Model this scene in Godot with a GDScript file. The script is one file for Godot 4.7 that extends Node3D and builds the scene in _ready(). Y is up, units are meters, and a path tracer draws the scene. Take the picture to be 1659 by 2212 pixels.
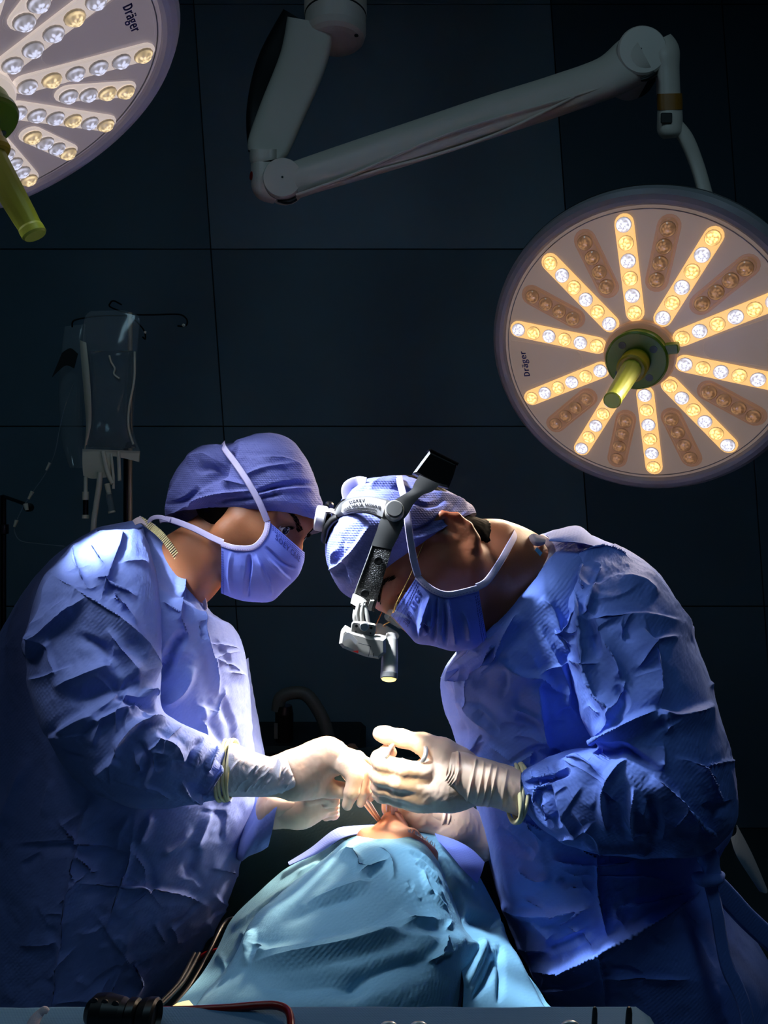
extends Node3D
# An operating theatre: two surgeons over a draped patient, two ceiling lamps.

const FOC := 1661.0           # focal length in pixels of the 1659 x 2212 frame
const EYE := Vector3(0, 1.4, 0)
var M := {}
var rng := RandomNumberGenerator.new()
var used := {}


func _ready() -> void:
	rng.seed = 7
	# ---------- camera, light, exposure ----------
	var cam := Camera3D.new()
	cam.name = "camera"
	cam.position = EYE
	cam.fov = rad_to_deg(2.0 * atan(1106.0 / FOC))
	cam.near = 0.05
	cam.far = 50.0
	add_child(cam)
	cam.current = true
	var we := WorldEnvironment.new()
	we.name = "world_environment"
	var env := Environment.new()
	env.background_mode = Environment.BG_COLOR
	env.background_color = Color(0.004, 0.006, 0.009)
	env.tonemap_mode = Environment.TONE_MAPPER_LINEAR
	env.tonemap_exposure = 1.0
	env.sdfgi_enabled = true
	env.ssao_enabled = true
	env.ssil_enabled = true
	we.environment = env
	add_child(we)
	# energies of the lamps; the ceiling one is the added fill
	lamp_energy = {"left": 1.8, "right": 10.5, "left_spill": 0.75, "right_spill": 2.2, "head": 0.14, "ceiling": 0.70}
	make_materials()
	# ---------- room ----------
	build_room()
	# ---------- lamps ----------
	build_lamps()
	build_arm()
	# ---------- people and drapes ----------
	build_patient()
	build_woman()
	build_man()
	build_headlight()
	build_instruments()
	# ---------- small things ----------
	build_background()
	build_table()


var lamp_energy := {}

# ================= helpers =================
func P(x: float, y: float, d: float) -> Vector3:      # the point seen at that place of the frame, d metres ahead
	return EYE + Vector3((x - 829.5) * d / FOC, (1106.0 - y) * d / FOC, -d)


func proj(p: Vector3) -> Vector2:
	var d := -p.z
	return Vector2(829.5 + p.x / d * FOC, 1106.0 - (p.y - 1.4) / d * FOC)


func numbered(called: String) -> String:
	if not used.has(called):
		used[called] = 0
		return called
	used[called] += 1
	return "%s_%03d" % [called, used[called]]


func thing(called: String, label: String, category: String, at := Vector3.ZERO, group := "") -> Node3D:
	var o := Node3D.new()
	o.name = numbered(called)
	add_child(o, true)
	o.position = at
	tag(o, label, category, group)
	return o


func tag(o: Node, label: String, category: String, group := "") -> void:
	o.set_meta("label", label)
	o.set_meta("category", category)
	if group:
		o.set_meta("group", group)


func part(called: String, m: Mesh, mt: Material, parent: Node, label := "") -> MeshInstance3D:   # mesh given in world axes
	var o := MeshInstance3D.new()
	var k := called
	var n := 0
	while parent.has_node(NodePath(k)):
		n += 1
		k = "%s_%03d" % [called, n]
	o.name = k
	o.mesh = m
	o.material_override = mt
	parent.add_child(o, true)
	if label:
		o.set_meta("label", label)
	return o


func wpart(called: String, m: Mesh, mt: Material, parent: Node3D, label := "") -> MeshInstance3D:  # mesh in world coordinates under a moved node
	var o := part(called, m, mt, parent, label)
	var t := Transform3D.IDENTITY
	var q: Node = parent
	while q is Node3D and q != self:
		t = (q as Node3D).transform * t
		q = q.get_parent()
	o.transform = t.affine_inverse()
	return o


func struct(called: String, m: Mesh, mt: Material, at := Vector3.ZERO) -> MeshInstance3D:
	var o := part(called, m, mt, self)
	o.position = at
	o.set_meta("kind", "structure")
	return o


func mat(called: String, c: Color, rough := 0.6, metal := 0.0, spec := 0.5) -> StandardMaterial3D:
	var m := StandardMaterial3D.new()
	m.resource_name = called
	m.albedo_color = c
	m.roughness = rough
	m.metallic = metal
	m.metallic_specular = spec
	m.cull_mode = BaseMaterial3D.CULL_DISABLED
	M[called] = m
	return m


func glow(called: String, c: Color, e: float, base := Color(0.8, 0.8, 0.8), rough := 0.3) -> StandardMaterial3D:
	var m := mat(called, base, rough)
	m.emission_enabled = true
	m.emission = c
	m.emission_energy_multiplier = e
	return m


func box(s: Vector3) -> BoxMesh:
	var b := BoxMesh.new()
	b.size = s
	return b


func mesh_from(v: PackedVector3Array, idx: PackedInt32Array, uv := PackedVector2Array()) -> ArrayMesh:   # smooth normals from the triangles (clockwise fronts)
	var n := PackedVector3Array()
	n.resize(v.size())
	for i in range(0, idx.size(), 3):
		var a := idx[i]
		var b := idx[i + 1]
		var c := idx[i + 2]
		var f := (v[c] - v[a]).cross(v[b] - v[a])
		n[a] += f
		n[b] += f
		n[c] += f
	for i in n.size():
		n[i] = n[i].normalized() if n[i].length_squared() > 1e-30 else Vector3.UP
	var arr := []
	arr.resize(Mesh.ARRAY_MAX)
	arr[Mesh.ARRAY_VERTEX] = v
	arr[Mesh.ARRAY_NORMAL] = n
	if uv.size() == v.size():
		arr[Mesh.ARRAY_TEX_UV] = uv
	arr[Mesh.ARRAY_INDEX] = idx
	var m := ArrayMesh.new()
	m.add_surface_from_arrays(Mesh.PRIMITIVE_TRIANGLES, arr)
	return m


# several (vertices, indices) pieces joined in one smooth mesh
class Soup:
	var v := PackedVector3Array()
	var i := PackedInt32Array()
	var uv := PackedVector2Array()
	func add(pv: PackedVector3Array, pi: PackedInt32Array) -> void:
		var o := v.size()
		v.append_array(pv)
		for k in pi:
			i.append(k + o)
	func quad_flat(a: Vector3, b: Vector3, c: Vector3, d: Vector3) -> void:    # corners clockwise seen from the front
		var o := v.size()
		v.append_array(PackedVector3Array([a, b, c, d]))
		i.append_array(PackedInt32Array([o, o + 1, o + 2, o, o + 2, o + 3]))


func done(s: Soup) -> ArrayMesh:
	return mesh_from(s.v, s.i, s.uv)


# rows x columns of points to triangles; wrap joins last column to first
func grid_into(s: Soup, g: Array, wrap: bool, flip := false, cap0 := false, cap1 := false) -> void:
	var nr := g.size()
	var nc: int = g[0].size()
	var o := s.v.size()
	for r in nr:
		s.v.append_array(g[r])
	var last := nc if wrap else nc - 1
	for r in nr - 1:
		for c in last:
			var a := o + r * nc + c
			var b := o + r * nc + (c + 1) % nc
			var a2 := a + nc
			var b2 := b + nc
			if flip:
				s.i.append_array(PackedInt32Array([a, b2, b, a, a2, b2]))
			else:
				s.i.append_array(PackedInt32Array([a, b, b2, a, b2, a2]))
	for e in 2:
		if (e == 0 and cap0) or (e == 1 and cap1):
			var row: PackedVector3Array = g[0] if e == 0 else g[nr - 1]
			var mid := Vector3.ZERO
			for q in row:
				mid += q
			mid /= row.size()
			var k := s.v.size()
			s.v.append(mid)
			s.v.append_array(row)
			for c in nc:
				var a := k + 1 + c
				var b := k + 1 + (c + 1) % nc
				if (e == 0) != flip:
					s.i.append_array(PackedInt32Array([k, b, a]))
				else:
					s.i.append_array(PackedInt32Array([k, a, b]))


func grid_mesh(g: Array, wrap := true, flip := false, cap0 := false, cap1 := false) -> ArrayMesh:
	var s := Soup.new()
	grid_into(s, g, wrap, flip, cap0, cap1)
	return done(s)


func cr(a: float, b: float, c: float, d: float, t: float) -> float:   # Catmull-Rom
	return 0.5 * (2.0 * b + (c - a) * t + (2.0 * a - 5.0 * b + 4.0 * c - d) * t * t + (3.0 * b - a - 3.0 * c + d) * t * t * t)


func spline(rows: Array, t: float) -> PackedFloat32Array:     # rows of numbers, t from 0 to 1 along them
	var n := rows.size()
	var x := clampf(t, 0.0, 1.0) * (n - 1)
	var i := mini(int(x), n - 2)
	var f := x - i
	var a: Array = rows[maxi(i - 1, 0)]
	var b: Array = rows[i]
	var c: Array = rows[i + 1]
	var d: Array = rows[mini(i + 2, n - 1)]
	var out := PackedFloat32Array()
	for k in b.size():
		out.append(cr(a[k], b[k], c[k], d[k], f))
	return out


func curve(pts: Array, n: int) -> PackedVector3Array:           # smooth line through points
	var rows := []
	for p in pts:
		rows.append([p.x, p.y, p.z])
	var out := PackedVector3Array()
	for i in n:
		var s := spline(rows, float(i) / (n - 1))
		out.append(Vector3(s[0], s[1], s[2]))
	return out


func pcurve(pts: Array, n: int) -> PackedVector3Array:          # the same through [x, y, depth]
	var v := []
	for p in pts:
		v.append(P(p[0], p[1], p[2]))
	return curve(v, n)


# a body of elliptical rows: each row [left x, left y, right x, right y, depth, half depth, bow]
func loft(rows: Array, nr: int, nc: int, pw := 2.0) -> Array:
	var g := []
	for r in nr:
		var s := spline(rows, float(r) / (nr - 1))
		var row := PackedVector3Array()
		var bow := s[6] if s.size() > 6 else 0.0
		var ax := s[2] - s[0]
		var ay := s[3] - s[1]
		var l := maxf(sqrt(ax * ax + ay * ay), 0.001)
		for c in nc:
			var a := TAU * c / nc
			var cs := cos(a)
			var sn := sin(a)
			cs = signf(cs) * pow(absf(cs), 2.0 / pw)
			sn = signf(sn) * pow(absf(sn), 2.0 / pw)
			var u := 0.5 + 0.5 * cs
			var lean := s[7] * (u - 0.5) if s.size() > 7 else 0.0       # depth along the row
			row.append(P(s[0] + ax * u - ay / l * bow * sn, s[1] + ay * u + ax / l * bow * sn, s[4] + lean - s[5] * sn))
		g.append(row)
	return g


func facing(g: Array) -> float:       # +1 where rows x columns turn their normals towards the camera's side at the near column
	var nr := grid_normals(g, true)
	var k := 0.0
	for r in range(1, g.size() - 1):
		k += (nr[r][g[0].size() / 4] as Vector3).z
	return 1.0 if k > 0.0 else -1.0


func grid_normals(g: Array, wrap: bool) -> Array:
	var nr := g.size()
	var nc: int = g[0].size()
	var out := []
	for r in nr:
		var n := PackedVector3Array()
		var up: PackedVector3Array = g[maxi(r - 1, 0)]
		var dn: PackedVector3Array = g[mini(r + 1, nr - 1)]
		var me: PackedVector3Array = g[r]
		for c in nc:
			var l := (c + nc - 1) % nc if wrap else maxi(c - 1, 0)
			var q := (c + 1) % nc if wrap else mini(c + 1, nc - 1)
			var v := (dn[c] - up[c]).cross(me[q] - me[l])
			n.append(v.normalized() if v.length_squared() > 1e-24 else Vector3.BACK)
		out.append(n)
	return out


# Folds of cloth, modelled where they lie on the cloth's near side.
# Each fold: [height in mm, width on its left in px, width on its right in px, x0, y0, x1, y1, ...]; left and right as one walks along it
func sculpt(g: Array, wrap: bool, folds: Array, outward := 1.0, seen := 0.15) -> void:
	var nrm := grid_normals(g, wrap)
	var nr := g.size()
	var nc: int = g[0].size()
	var bins := {}
	var px := []
	for r in nr:
		var line := PackedVector2Array()
		for c in nc:
			var q := proj(g[r][c])
			line.append(q)
			var nn: Vector3 = nrm[r][c] * outward
			if nn.z > seen - 0.25:
				var key := Vector2i(int(floor(q.x / 40.0)), int(floor(q.y / 40.0)))
				if not bins.has(key):
					bins[key] = PackedInt32Array()
				bins[key].append(r * nc + c)
		px.append(line)
	var lift := PackedFloat32Array()
	lift.resize(nr * nc)
	for f in folds:
		var amp: float = f[0] * 0.0014
		var wl: float = f[1]
		var wr: float = f[2]
		var w := maxf(wl, wr)
		var pts := PackedVector2Array()
		var raw := []
		for k in range(3, f.size(), 2):
			raw.append([f[k], f[k + 1]])
		var m := (raw.size() - 1) * 5 + 1
		var x0 := INF
		var y0 := INF
		var x1 := -INF
		var y1 := -INF
		for k in m:
			var sp := spline(raw, float(k) / (m - 1))
			pts.append(Vector2(sp[0], sp[1]))
			x0 = minf(x0, sp[0])
			x1 = maxf(x1, sp[0])
			y0 = minf(y0, sp[1])
			y1 = maxf(y1, sp[1])
		for bx in range(int(floor((x0 - w) / 40.0)), int(floor((x1 + w) / 40.0)) + 1):
			for by in range(int(floor((y0 - w) / 40.0)), int(floor((y1 + w) / 40.0)) + 1):
				var lst = bins.get(Vector2i(bx, by))
				if lst == null:
					continue
				for id in lst:
					var q: Vector2 = px[id / nc][id % nc]
					var best := INF
					var side := 1.0
					var along := 0.0
					for k in m - 1:
						var a := pts[k]
						var ab := pts[k + 1] - a
						var aq := q - a
						var t := clampf(aq.dot(ab) / maxf(ab.length_squared(), 1e-6), 0.0, 1.0)
						var dd := (aq - ab * t).length_squared()
						if dd < best:
							best = dd
							side = ab.cross(aq)
							along = (k + t) / (m - 1)
					var dist := sqrt(best)
					var ww := wr if side > 0.0 else wl
					if dist < ww:
						var prof := 1.0 - dist / ww
						prof = prof * prof * (1.6 - 0.6 * prof)
						var ends := minf(1.0, minf(along, 1.0 - along) * 4.0 + 0.05)
						var nn: Vector3 = nrm[id / nc][id % nc] * outward
						lift[id] += amp * prof * ends * smoothstep(seen - 0.25, seen + 0.15, nn.z)
	for r in nr:
		for c in nc:
			var h := lift[r * nc + c]
			if h != 0.0:
				g[r][c] += nrm[r][c] * outward * h


# crumple the whole cloth a little
var _cr1: FastNoiseLite
var _cr2: FastNoiseLite
func crumple(g: Array, wrap: bool, amp: float, freq: float, stretch := Vector3.ONE, outward := 1.0, seed_ := 3) -> void:
	var a := FastNoiseLite.new()
	a.seed = seed_
	a.noise_type = FastNoiseLite.TYPE_CELLULAR
	a.cellular_return_type = FastNoiseLite.RETURN_DISTANCE2_SUB
	a.cellular_distance_function = FastNoiseLite.DISTANCE_EUCLIDEAN
	a.frequency = freq
	a.fractal_type = FastNoiseLite.FRACTAL_NONE
	a.domain_warp_enabled = true
	a.domain_warp_amplitude = 0.5 / freq
	a.domain_warp_frequency = freq * 0.6
	var b := FastNoiseLite.new()
	b.seed = seed_ + 9
	b.noise_type = FastNoiseLite.TYPE_SIMPLEX_SMOOTH
	b.fractal_type = FastNoiseLite.FRACTAL_RIDGED
	b.fractal_octaves = 2
	b.frequency = freq * 0.7
	var mask := FastNoiseLite.new()
	mask.seed = seed_ + 21
	mask.frequency = freq * 0.35
	var nrm := grid_normals(g, wrap)
	for r in g.size():
		var row: PackedVector3Array = g[r]
		for c in row.size():
			var q := row[c] * stretch
			var k := 0.35 + 0.9 * smoothstep(-0.3, 0.5, mask.get_noise_3dv(q))
			row[c] += nrm[r][c] * outward * amp * k * (a.get_noise_3dv(q) * 0.9 + b.get_noise_3dv(q) * 0.55)
		g[r] = row


# a tube along points with radii (metres)
func tube_into(s: Soup, pts: PackedVector3Array, rad: PackedFloat32Array, seg := 10, flat := 1.0, hint := Vector3.ZERO, caps := true) -> void:
	var g := []
	var n := pts.size()
	var prev := Vector3.ZERO
	for i in n:
		var t := (pts[mini(i + 1, n - 1)] - pts[maxi(i - 1, 0)]).normalized()
		var x: Vector3
		if hint != Vector3.ZERO:
			x = t.cross(hint).normalized()
		elif i == 0:
			x = t.cross(Vector3.UP if absf(t.y) < 0.9 else Vector3.RIGHT).normalized()
		else:
			x = (prev - t * prev.dot(t)).normalized()
		prev = x
		var y := t.cross(x)
		var row := PackedVector3Array()
		for k in seg:
			var a := TAU * k / seg
			row.append(pts[i] + x * cos(a) * rad[i] + y * sin(a) * rad[i] * flat)
		g.append(row)
	grid_into(s, g, true, true, caps, caps)


func tube(pts: PackedVector3Array, r: float, seg := 10, flat := 1.0, hint := Vector3.ZERO) -> ArrayMesh:
	var s := Soup.new()
	var rad := PackedFloat32Array()
	rad.resize(pts.size())
	rad.fill(r)
	tube_into(s, pts, rad, seg, flat, hint)
	return done(s)


func rod(a: Vector3, b: Vector3, ra: float, rb: float, seg := 14) -> ArrayMesh:
	var s := Soup.new()
	tube_into(s, PackedVector3Array([a, b]), PackedFloat32Array([ra, rb]), seg)
	return done(s)


# a turned body round an axis: profile of [radius, height]
func lathe(profile: Array, seg: int, origin := Vector3.ZERO, bas := Basis.IDENTITY) -> ArrayMesh:
	var s := Soup.new()
	lathe_into(s, profile, seg, origin, bas)
	return done(s)


func lathe_into(s: Soup, profile: Array, seg: int, origin := Vector3.ZERO, bas := Basis.IDENTITY) -> void:     # turns round bas.z; outside when the profile climbs z
	for k in profile.size() - 1:
		var g := []
		for e in 2:
			var p = profile[k + e]
			var row := PackedVector3Array()
			for c in seg:
				var a := TAU * c / seg
				row.append(origin + bas.x * cos(a) * p[0] + bas.y * sin(a) * p[0] + bas.z * p[1])
			g.append(row)
		grid_into(s, g, true, true)


# a curved slab between two edge lines [x, y, depth]; thick metres towards the back
func band(ea: Array, eb: Array, thick: float, n := 24, m := 6, bulge := 0.0, lead := Vector3.BACK) -> ArrayMesh:
	var s := Soup.new()
	band_into(s, ea, eb, thick, n, m, bulge, lead)
	return done(s)


func band_grid(ea: Array, eb: Array, n: int, m: int, bulge := 0.0) -> Array:
	var a := pcurve(ea, n)
	var b := pcurve(eb, n)
	var g := []
	for i in n:
		var row := PackedVector3Array()
		for j in m:
			var t := float(j) / (m - 1)
			row.append(a[i].lerp(b[i], t) + Vector3.BACK * bulge * sin(t * PI))
		g.append(row)
	return g


func band_into(s: Soup, ea: Array, eb: Array, thick: float, n := 24, m := 6, bulge := 0.0, lead := Vector3.BACK) -> void:
	slab_into(s, band_grid(ea, eb, n, m, bulge), thick, lead)


func slab_into(s: Soup, g: Array, thick: float, lead := Vector3.BACK) -> void:
	var n := g.size()
	var m: int = g[0].size()
	var nr := grid_normals(g, false)
	var sgn := 0.0
	for i in n:
		sgn += (nr[i][m / 2] as Vector3).dot(lead)
	var out := signf(sgn) if sgn != 0.0 else 1.0
	var back := []
	for i in n:
		var row := PackedVector3Array()
		for j in m:
			row.append(g[i][j] - nr[i][j] * out * thick)
		back.append(row)
	grid_into(s, g, false, out < 0.0)
	grid_into(s, back, false, out > 0.0)
	# rims
	for e in 2:
		var f := PackedVector3Array()
		var k := PackedVector3Array()
		for i in n:
			f.append(g[i][0 if e == 0 else m - 1])
			k.append(back[i][0 if e == 0 else m - 1])
		grid_into(s, [f, k], false, (e == 0) == (out < 0.0))
		var f2: PackedVector3Array = g[0 if e == 0 else n - 1]
		var k2: PackedVector3Array = back[0 if e == 0 else n - 1]
		grid_into(s, [f2, k2], false, (e == 0) == (out > 0.0))


# flat ribbon along points
func ribbon(pts: PackedVector3Array, w: float, hint := Vector3.BACK, t := 0.12) -> ArrayMesh:
	var s := Soup.new()
	var rad := PackedFloat32Array()
	rad.resize(pts.size())
	rad.fill(w * 0.5)
	tube_into(s, pts, rad, 8, t, hint)
	return done(s)


# an outline of [x, y] in metres pushed out along z with a chamfer
func prism(poly: PackedVector2Array, z0: float, z1: float, bev := 0.0) -> ArrayMesh:
	var s := Soup.new()
	prism_into(s, poly, z0, z1, bev)
	return done(s)


func prism_into(s: Soup, poly: PackedVector2Array, z0: float, z1: float, bev := 0.0, tr := Transform3D.IDENTITY) -> void:
	var p := poly
	if Geometry2D.is_polygon_clockwise(p):
		p.reverse()
	var inner := p
	if bev > 0.0:
		var q := Geometry2D.offset_polygon(p, -bev, Geometry2D.JOIN_MITER)
		if q.size() and q[0].size() == p.size():
			inner = q[0]
			# start both outlines at nearest corners
			var best := 0
			for k in inner.size():
				if inner[k].distance_squared_to(p[0]) < inner[best].distance_squared_to(p[0]):
					best = k
			var shifted := PackedVector2Array()
			for k in inner.size():
				shifted.append(inner[(k + best) % inner.size()])
			inner = shifted
			if Geometry2D.is_polygon_clockwise(inner):
				inner = p
	var tri := Geometry2D.triangulate_polygon(inner)
	for side in 2:
		var o := s.v.size()
		for q in inner:
			s.v.append(tr * Vector3(q.x, q.y, z1 if side == 0 else z0))
		for k in range(0, tri.size(), 3):
			var a := tri[k]
			var b := tri[k + 1]
			var c := tri[k + 2]
			if (inner[b] - inner[a]).cross(inner[c] - inner[a]) < 0.0:
				var h := b
				b = c
				c = h
			if side == 0:
				s.i.append_array(PackedInt32Array([o + a, o + c, o + b]))
			else:
				s.i.append_array(PackedInt32Array([o + a, o + b, o + c]))
	var rings := [[inner, z1], [p, z1 - bev], [p, z0 + bev], [inner, z0]] if bev > 0.0 else [[p, z1], [p, z0]]
	for k in rings.size() - 1:
		var n := p.size()
		var pa: PackedVector2Array = rings[k][0]
		var pb: PackedVector2Array = rings[k + 1][0]
		for j in n:
			var j2 := (j + 1) % n
			s.quad_flat(tr * Vector3(pa[j].x, pa[j].y, rings[k][1]), tr * Vector3(pa[j2].x, pa[j2].y, rings[k][1]), tr * Vector3(pb[j2].x, pb[j2].y, rings[k + 1][1]), tr * Vector3(pb[j].x, pb[j].y, rings[k + 1][1]))


func stadium(x0: float, x1: float, r: float, n := 8) -> PackedVector2Array:
	var p := PackedVector2Array()
	for k in n + 1:
		var a := -PI / 2 + PI * k / n
		p.append(Vector2(x1 + cos(a) * r, sin(a) * r))
	for k in n + 1:
		var a := PI / 2 + PI * k / n
		p.append(Vector2(x0 + cos(a) * r, sin(a) * r))
	return p


func rrect(w: float, h: float, r: float, n := 4) -> PackedVector2Array:
	var p := PackedVector2Array()
	for q in 4:
		var cx := (w / 2 - r) * (1 if q == 0 or q == 3 else -1)
		var cy := (h / 2 - r) * (1 if q < 2 else -1)
		for k in n + 1:
			var a := PI / 2 * (q + float(k) / n)
			p.append(Vector2(cx + cos(a) * r, cy + sin(a) * r))
	return p


# lettering: triangles of the text with its height given, centred; mapped by a function (x, y, out) -> point
func letters(text: String, height: float, where: Callable, bold := true, depth := 0.0008) -> ArrayMesh:
	var tm := TextMesh.new()
	var f := SystemFont.new()
	f.font_names = PackedStringArray(["Droid Sans"])
	f.font_weight = 700 if bold else 400
	tm.font = f
	tm.text = text
	tm.font_size = 64
	tm.pixel_size = 0.01
	tm.depth = 0.02
	tm.curve_step = 2.0
	var arr := tm.get_mesh_arrays()
	var v: PackedVector3Array = arr[Mesh.ARRAY_VERTEX]
	var idx: PackedInt32Array = arr[Mesh.ARRAY_INDEX]
	var lo := Vector3(INF, INF, INF)
	var hi := -lo
	for q in v:
		lo = lo.min(q)
		hi = hi.max(q)
	var sc := height / maxf(hi.y - lo.y, 1e-6)
	var out := PackedVector3Array()
	for q in v:
		out.append(where.call((q.x - (lo.x + hi.x) / 2) * sc, (q.y - (lo.y + hi.y) / 2) * sc, depth if q.z > 0.0 else 0.0))
	# split the corners so that each face shades flat
	var v2 := PackedVector3Array()
	var i2 := PackedInt32Array()
	for k in idx:
		i2.append(v2.size())
		v2.append(out[k])
	return mesh_from(v2, i2)


# ---------- bodies as distance fields, meshed as surface nets ----------
class Field:
	var a := PackedVector3Array()
	var b := PackedVector3Array()
	var ra := PackedFloat32Array()
	var rb := PackedFloat32Array()
	var kk := PackedFloat32Array()
	var et: Array[Transform3D] = []
	var er := PackedVector3Array()
	var ek := PackedFloat32Array()
	var st: Array[Transform3D] = []     # hollows
	var sr := PackedVector3Array()
	var sk := PackedFloat32Array()
	var planes: Array[Plane] = []       # kept on the negative side
	var ripple = null
	var grow := 0.0
	func cone(p: Vector3, q: Vector3, r0: float, r1: float, k := 0.012) -> void:
		a.append(p)
		b.append(q)
		ra.append(r0)
		rb.append(r1)
		kk.append(k)
	func egg(t: Transform3D, r: Vector3, k := 0.012) -> void:
		et.append(t.affine_inverse())
		er.append(r)
		ek.append(k)
	func dent(t: Transform3D, r: Vector3, k := 0.01) -> void:
		st.append(t.affine_inverse())
		sr.append(r)
		sk.append(k)
	static func ell(q: Vector3, r: Vector3) -> float:
		var k0 := (q / r).length()
		var k1 := (q / (r * r)).length()
		return k0 * (k0 - 1.0) / maxf(k1, 1e-6)
	func at(p: Vector3) -> float:
		var d := 10.0
		for i in a.size():
			var pa := p - a[i]
			var ba := b[i] - a[i]
			var h := clampf(pa.dot(ba) / maxf(ba.length_squared(), 1e-9), 0.0, 1.0)
			var e := (pa - ba * h).length() - lerpf(ra[i], rb[i], h)
			var k := kk[i]
			var m := maxf(k - absf(d - e), 0.0)
			d = minf(d, e) - m * m / k * 0.25
		for i in et.size():
			var e := ell(et[i] * p, er[i])
			var k := ek[i]
			var m := maxf(k - absf(d - e), 0.0)
			d = minf(d, e) - m * m / k * 0.25
		for i in st.size():
			var e := -ell(st[i] * p, sr[i])
			var k := sk[i]
			var m := maxf(k - absf(d - e), 0.0)
			d = maxf(d, e) + m * m / k * 0.25
		d -= grow
		for pl in planes:
			d = maxf(d, pl.distance_to(p))
		if ripple != null and absf(d) < 0.02:
			d += ripple.call(p)
		return d
	func bounds() -> AABB:
		var lo := Vector3(INF, INF, INF)
		var hi := -lo
		for i in a.size():
			var r := maxf(ra[i], rb[i]) + 0.01
			lo = lo.min(a[i] - Vector3.ONE * r).min(b[i] - Vector3.ONE * r)
			hi = hi.max(a[i] + Vector3.ONE * r).max(b[i] + Vector3.ONE * r)
		for i in et.size():
			var c := et[i].affine_inverse().origin
			var r := maxf(er[i].x, maxf(er[i].y, er[i].z)) + 0.01
			lo = lo.min(c - Vector3.ONE * r)
			hi = hi.max(c + Vector3.ONE * r)
		return AABB(lo, hi - lo).grow(grow)


func nets(s: Soup, f: Field, h: float, limit := AABB()) -> void:
	var bb := f.bounds()
	if limit.size != Vector3.ZERO:
		bb = bb.intersection(limit)
	var B := 4
	var bn := Vector3i((bb.size / (h * B)).ceil()) + Vector3i.ONE
	var nx := bn.x * B + 1
	var ny := bn.y * B + 1
	var nz := bn.z * B + 1
	var o := bb.position - Vector3.ONE * h * 0.5
	var val := PackedFloat32Array()
	val.resize(nx * ny * nz)
	val.fill(99.0)
	var cellv := PackedInt32Array()
	cellv.resize(nx * ny * nz)
	cellv.fill(-1)
	var blocks: Array[Vector3i] = []
	var reach := h * B * 0.92 + 0.002
	for bz in bn.z:
		for by in bn.y:
			for bx in bn.x:
				var c := o + Vector3(bx + 0.5, by + 0.5, bz + 0.5) * (h * B)
				if absf(f.at(c)) < reach * 1.25:
					blocks.append(Vector3i(bx, by, bz))
	for bk in blocks:
		for k in B + 1:
			for j in B + 1:
				for i in B + 1:
					var x := bk.x * B + i
					var y := bk.y * B + j
					var z := bk.z * B + k
					var id := (z * ny + y) * nx + x
					if val[id] == 99.0:
						val[id] = f.at(o + Vector3(x, y, z) * h)
	var sx := 1
	var sy := nx
	var sz := nx * ny
	var offs := PackedInt32Array([0, sx, sy, sx + sy, sz, sx + sz, sy + sz, sx + sy + sz])
	var cor := PackedVector3Array([Vector3(0, 0, 0), Vector3(1, 0, 0), Vector3(0, 1, 0), Vector3(1, 1, 0), Vector3(0, 0, 1), Vector3(1, 0, 1), Vector3(0, 1, 1), Vector3(1, 1, 1)])
	var ed := PackedInt32Array([0, 1, 2, 3, 4, 5, 6, 7, 0, 2, 1, 3, 4, 6, 5, 7, 0, 4, 1, 5, 2, 6, 3, 7])
	var cells := PackedInt32Array()
	for bk in blocks:
		for k in B:
			for j in B:
				for i in B:
					var x := bk.x * B + i
					var y := bk.y * B + j
					var z := bk.z * B + k
					var id := (z * ny + y) * nx + x
					var neg := 0
					for q in 8:
						if val[id + offs[q]] < 0.0:
							neg += 1
					if neg == 0 or neg == 8:
						continue
					var sum := Vector3.ZERO
					var cnt := 0
					for e in 12:
						var p := ed[e * 2]
						var q := ed[e * 2 + 1]
						var va := val[id + offs[p]]
						var vb := val[id + offs[q]]
						if (va < 0.0) != (vb < 0.0):
							sum += cor[p].lerp(cor[q], va / (va - vb))
							cnt += 1
					cellv[id] = s.v.size()
					s.v.append(o + (Vector3(x, y, z) + sum / cnt) * h)
					cells.append(id)
	var steps := [[sx, sy, sz], [sy, sz, sx], [sz, sx, sy]]
	for id in cells:
		for st in steps:
			var va := val[id]
			var vb := val[id + st[0]]
			if va == 99.0 or vb == 99.0 or (va < 0.0) == (vb < 0.0):
				continue
			if id - st[1] - st[2] < 0:
				continue
			var q0 := cellv[id]
			var q1 := cellv[id - st[1]]
			var q2 := cellv[id - st[1] - st[2]]
			var q3 := cellv[id - st[2]]
			if q1 < 0 or q2 < 0 or q3 < 0:
				continue
			if va < 0.0:
				s.i.append_array(PackedInt32Array([q0, q2, q1, q0, q3, q2]))
			else:
				s.i.append_array(PackedInt32Array([q0, q1, q2, q0, q2, q3]))


# chain of rounded limbs through [x, y, depth, radius in px]
func limb(f: Field, pts: Array, k := 0.012) -> void:
	for i in pts.size() - 1:
		var p = pts[i]
		var q = pts[i + 1]
		f.cone(P(p[0], p[1], p[2]), P(q[0], q[1], q[2]), p[3] * p[2] / FOC, q[3] * q[2] / FOC, k)

# ================= materials =================
func noise_tex(size: int, freq: float, fractal := true, seed_ := 1, normal := 0.0) -> NoiseTexture2D:
	var n := FastNoiseLite.new()
	n.seed = seed_
	n.frequency = freq
	n.fractal_type = FastNoiseLite.FRACTAL_FBM if fractal else FastNoiseLite.FRACTAL_NONE
	var t := NoiseTexture2D.new()
	t.width = size
	t.height = size
	t.seamless = true
	t.noise = n
	if normal > 0.0:
		t.as_normal_map = true
		t.bump_strength = normal
	return t


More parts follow.
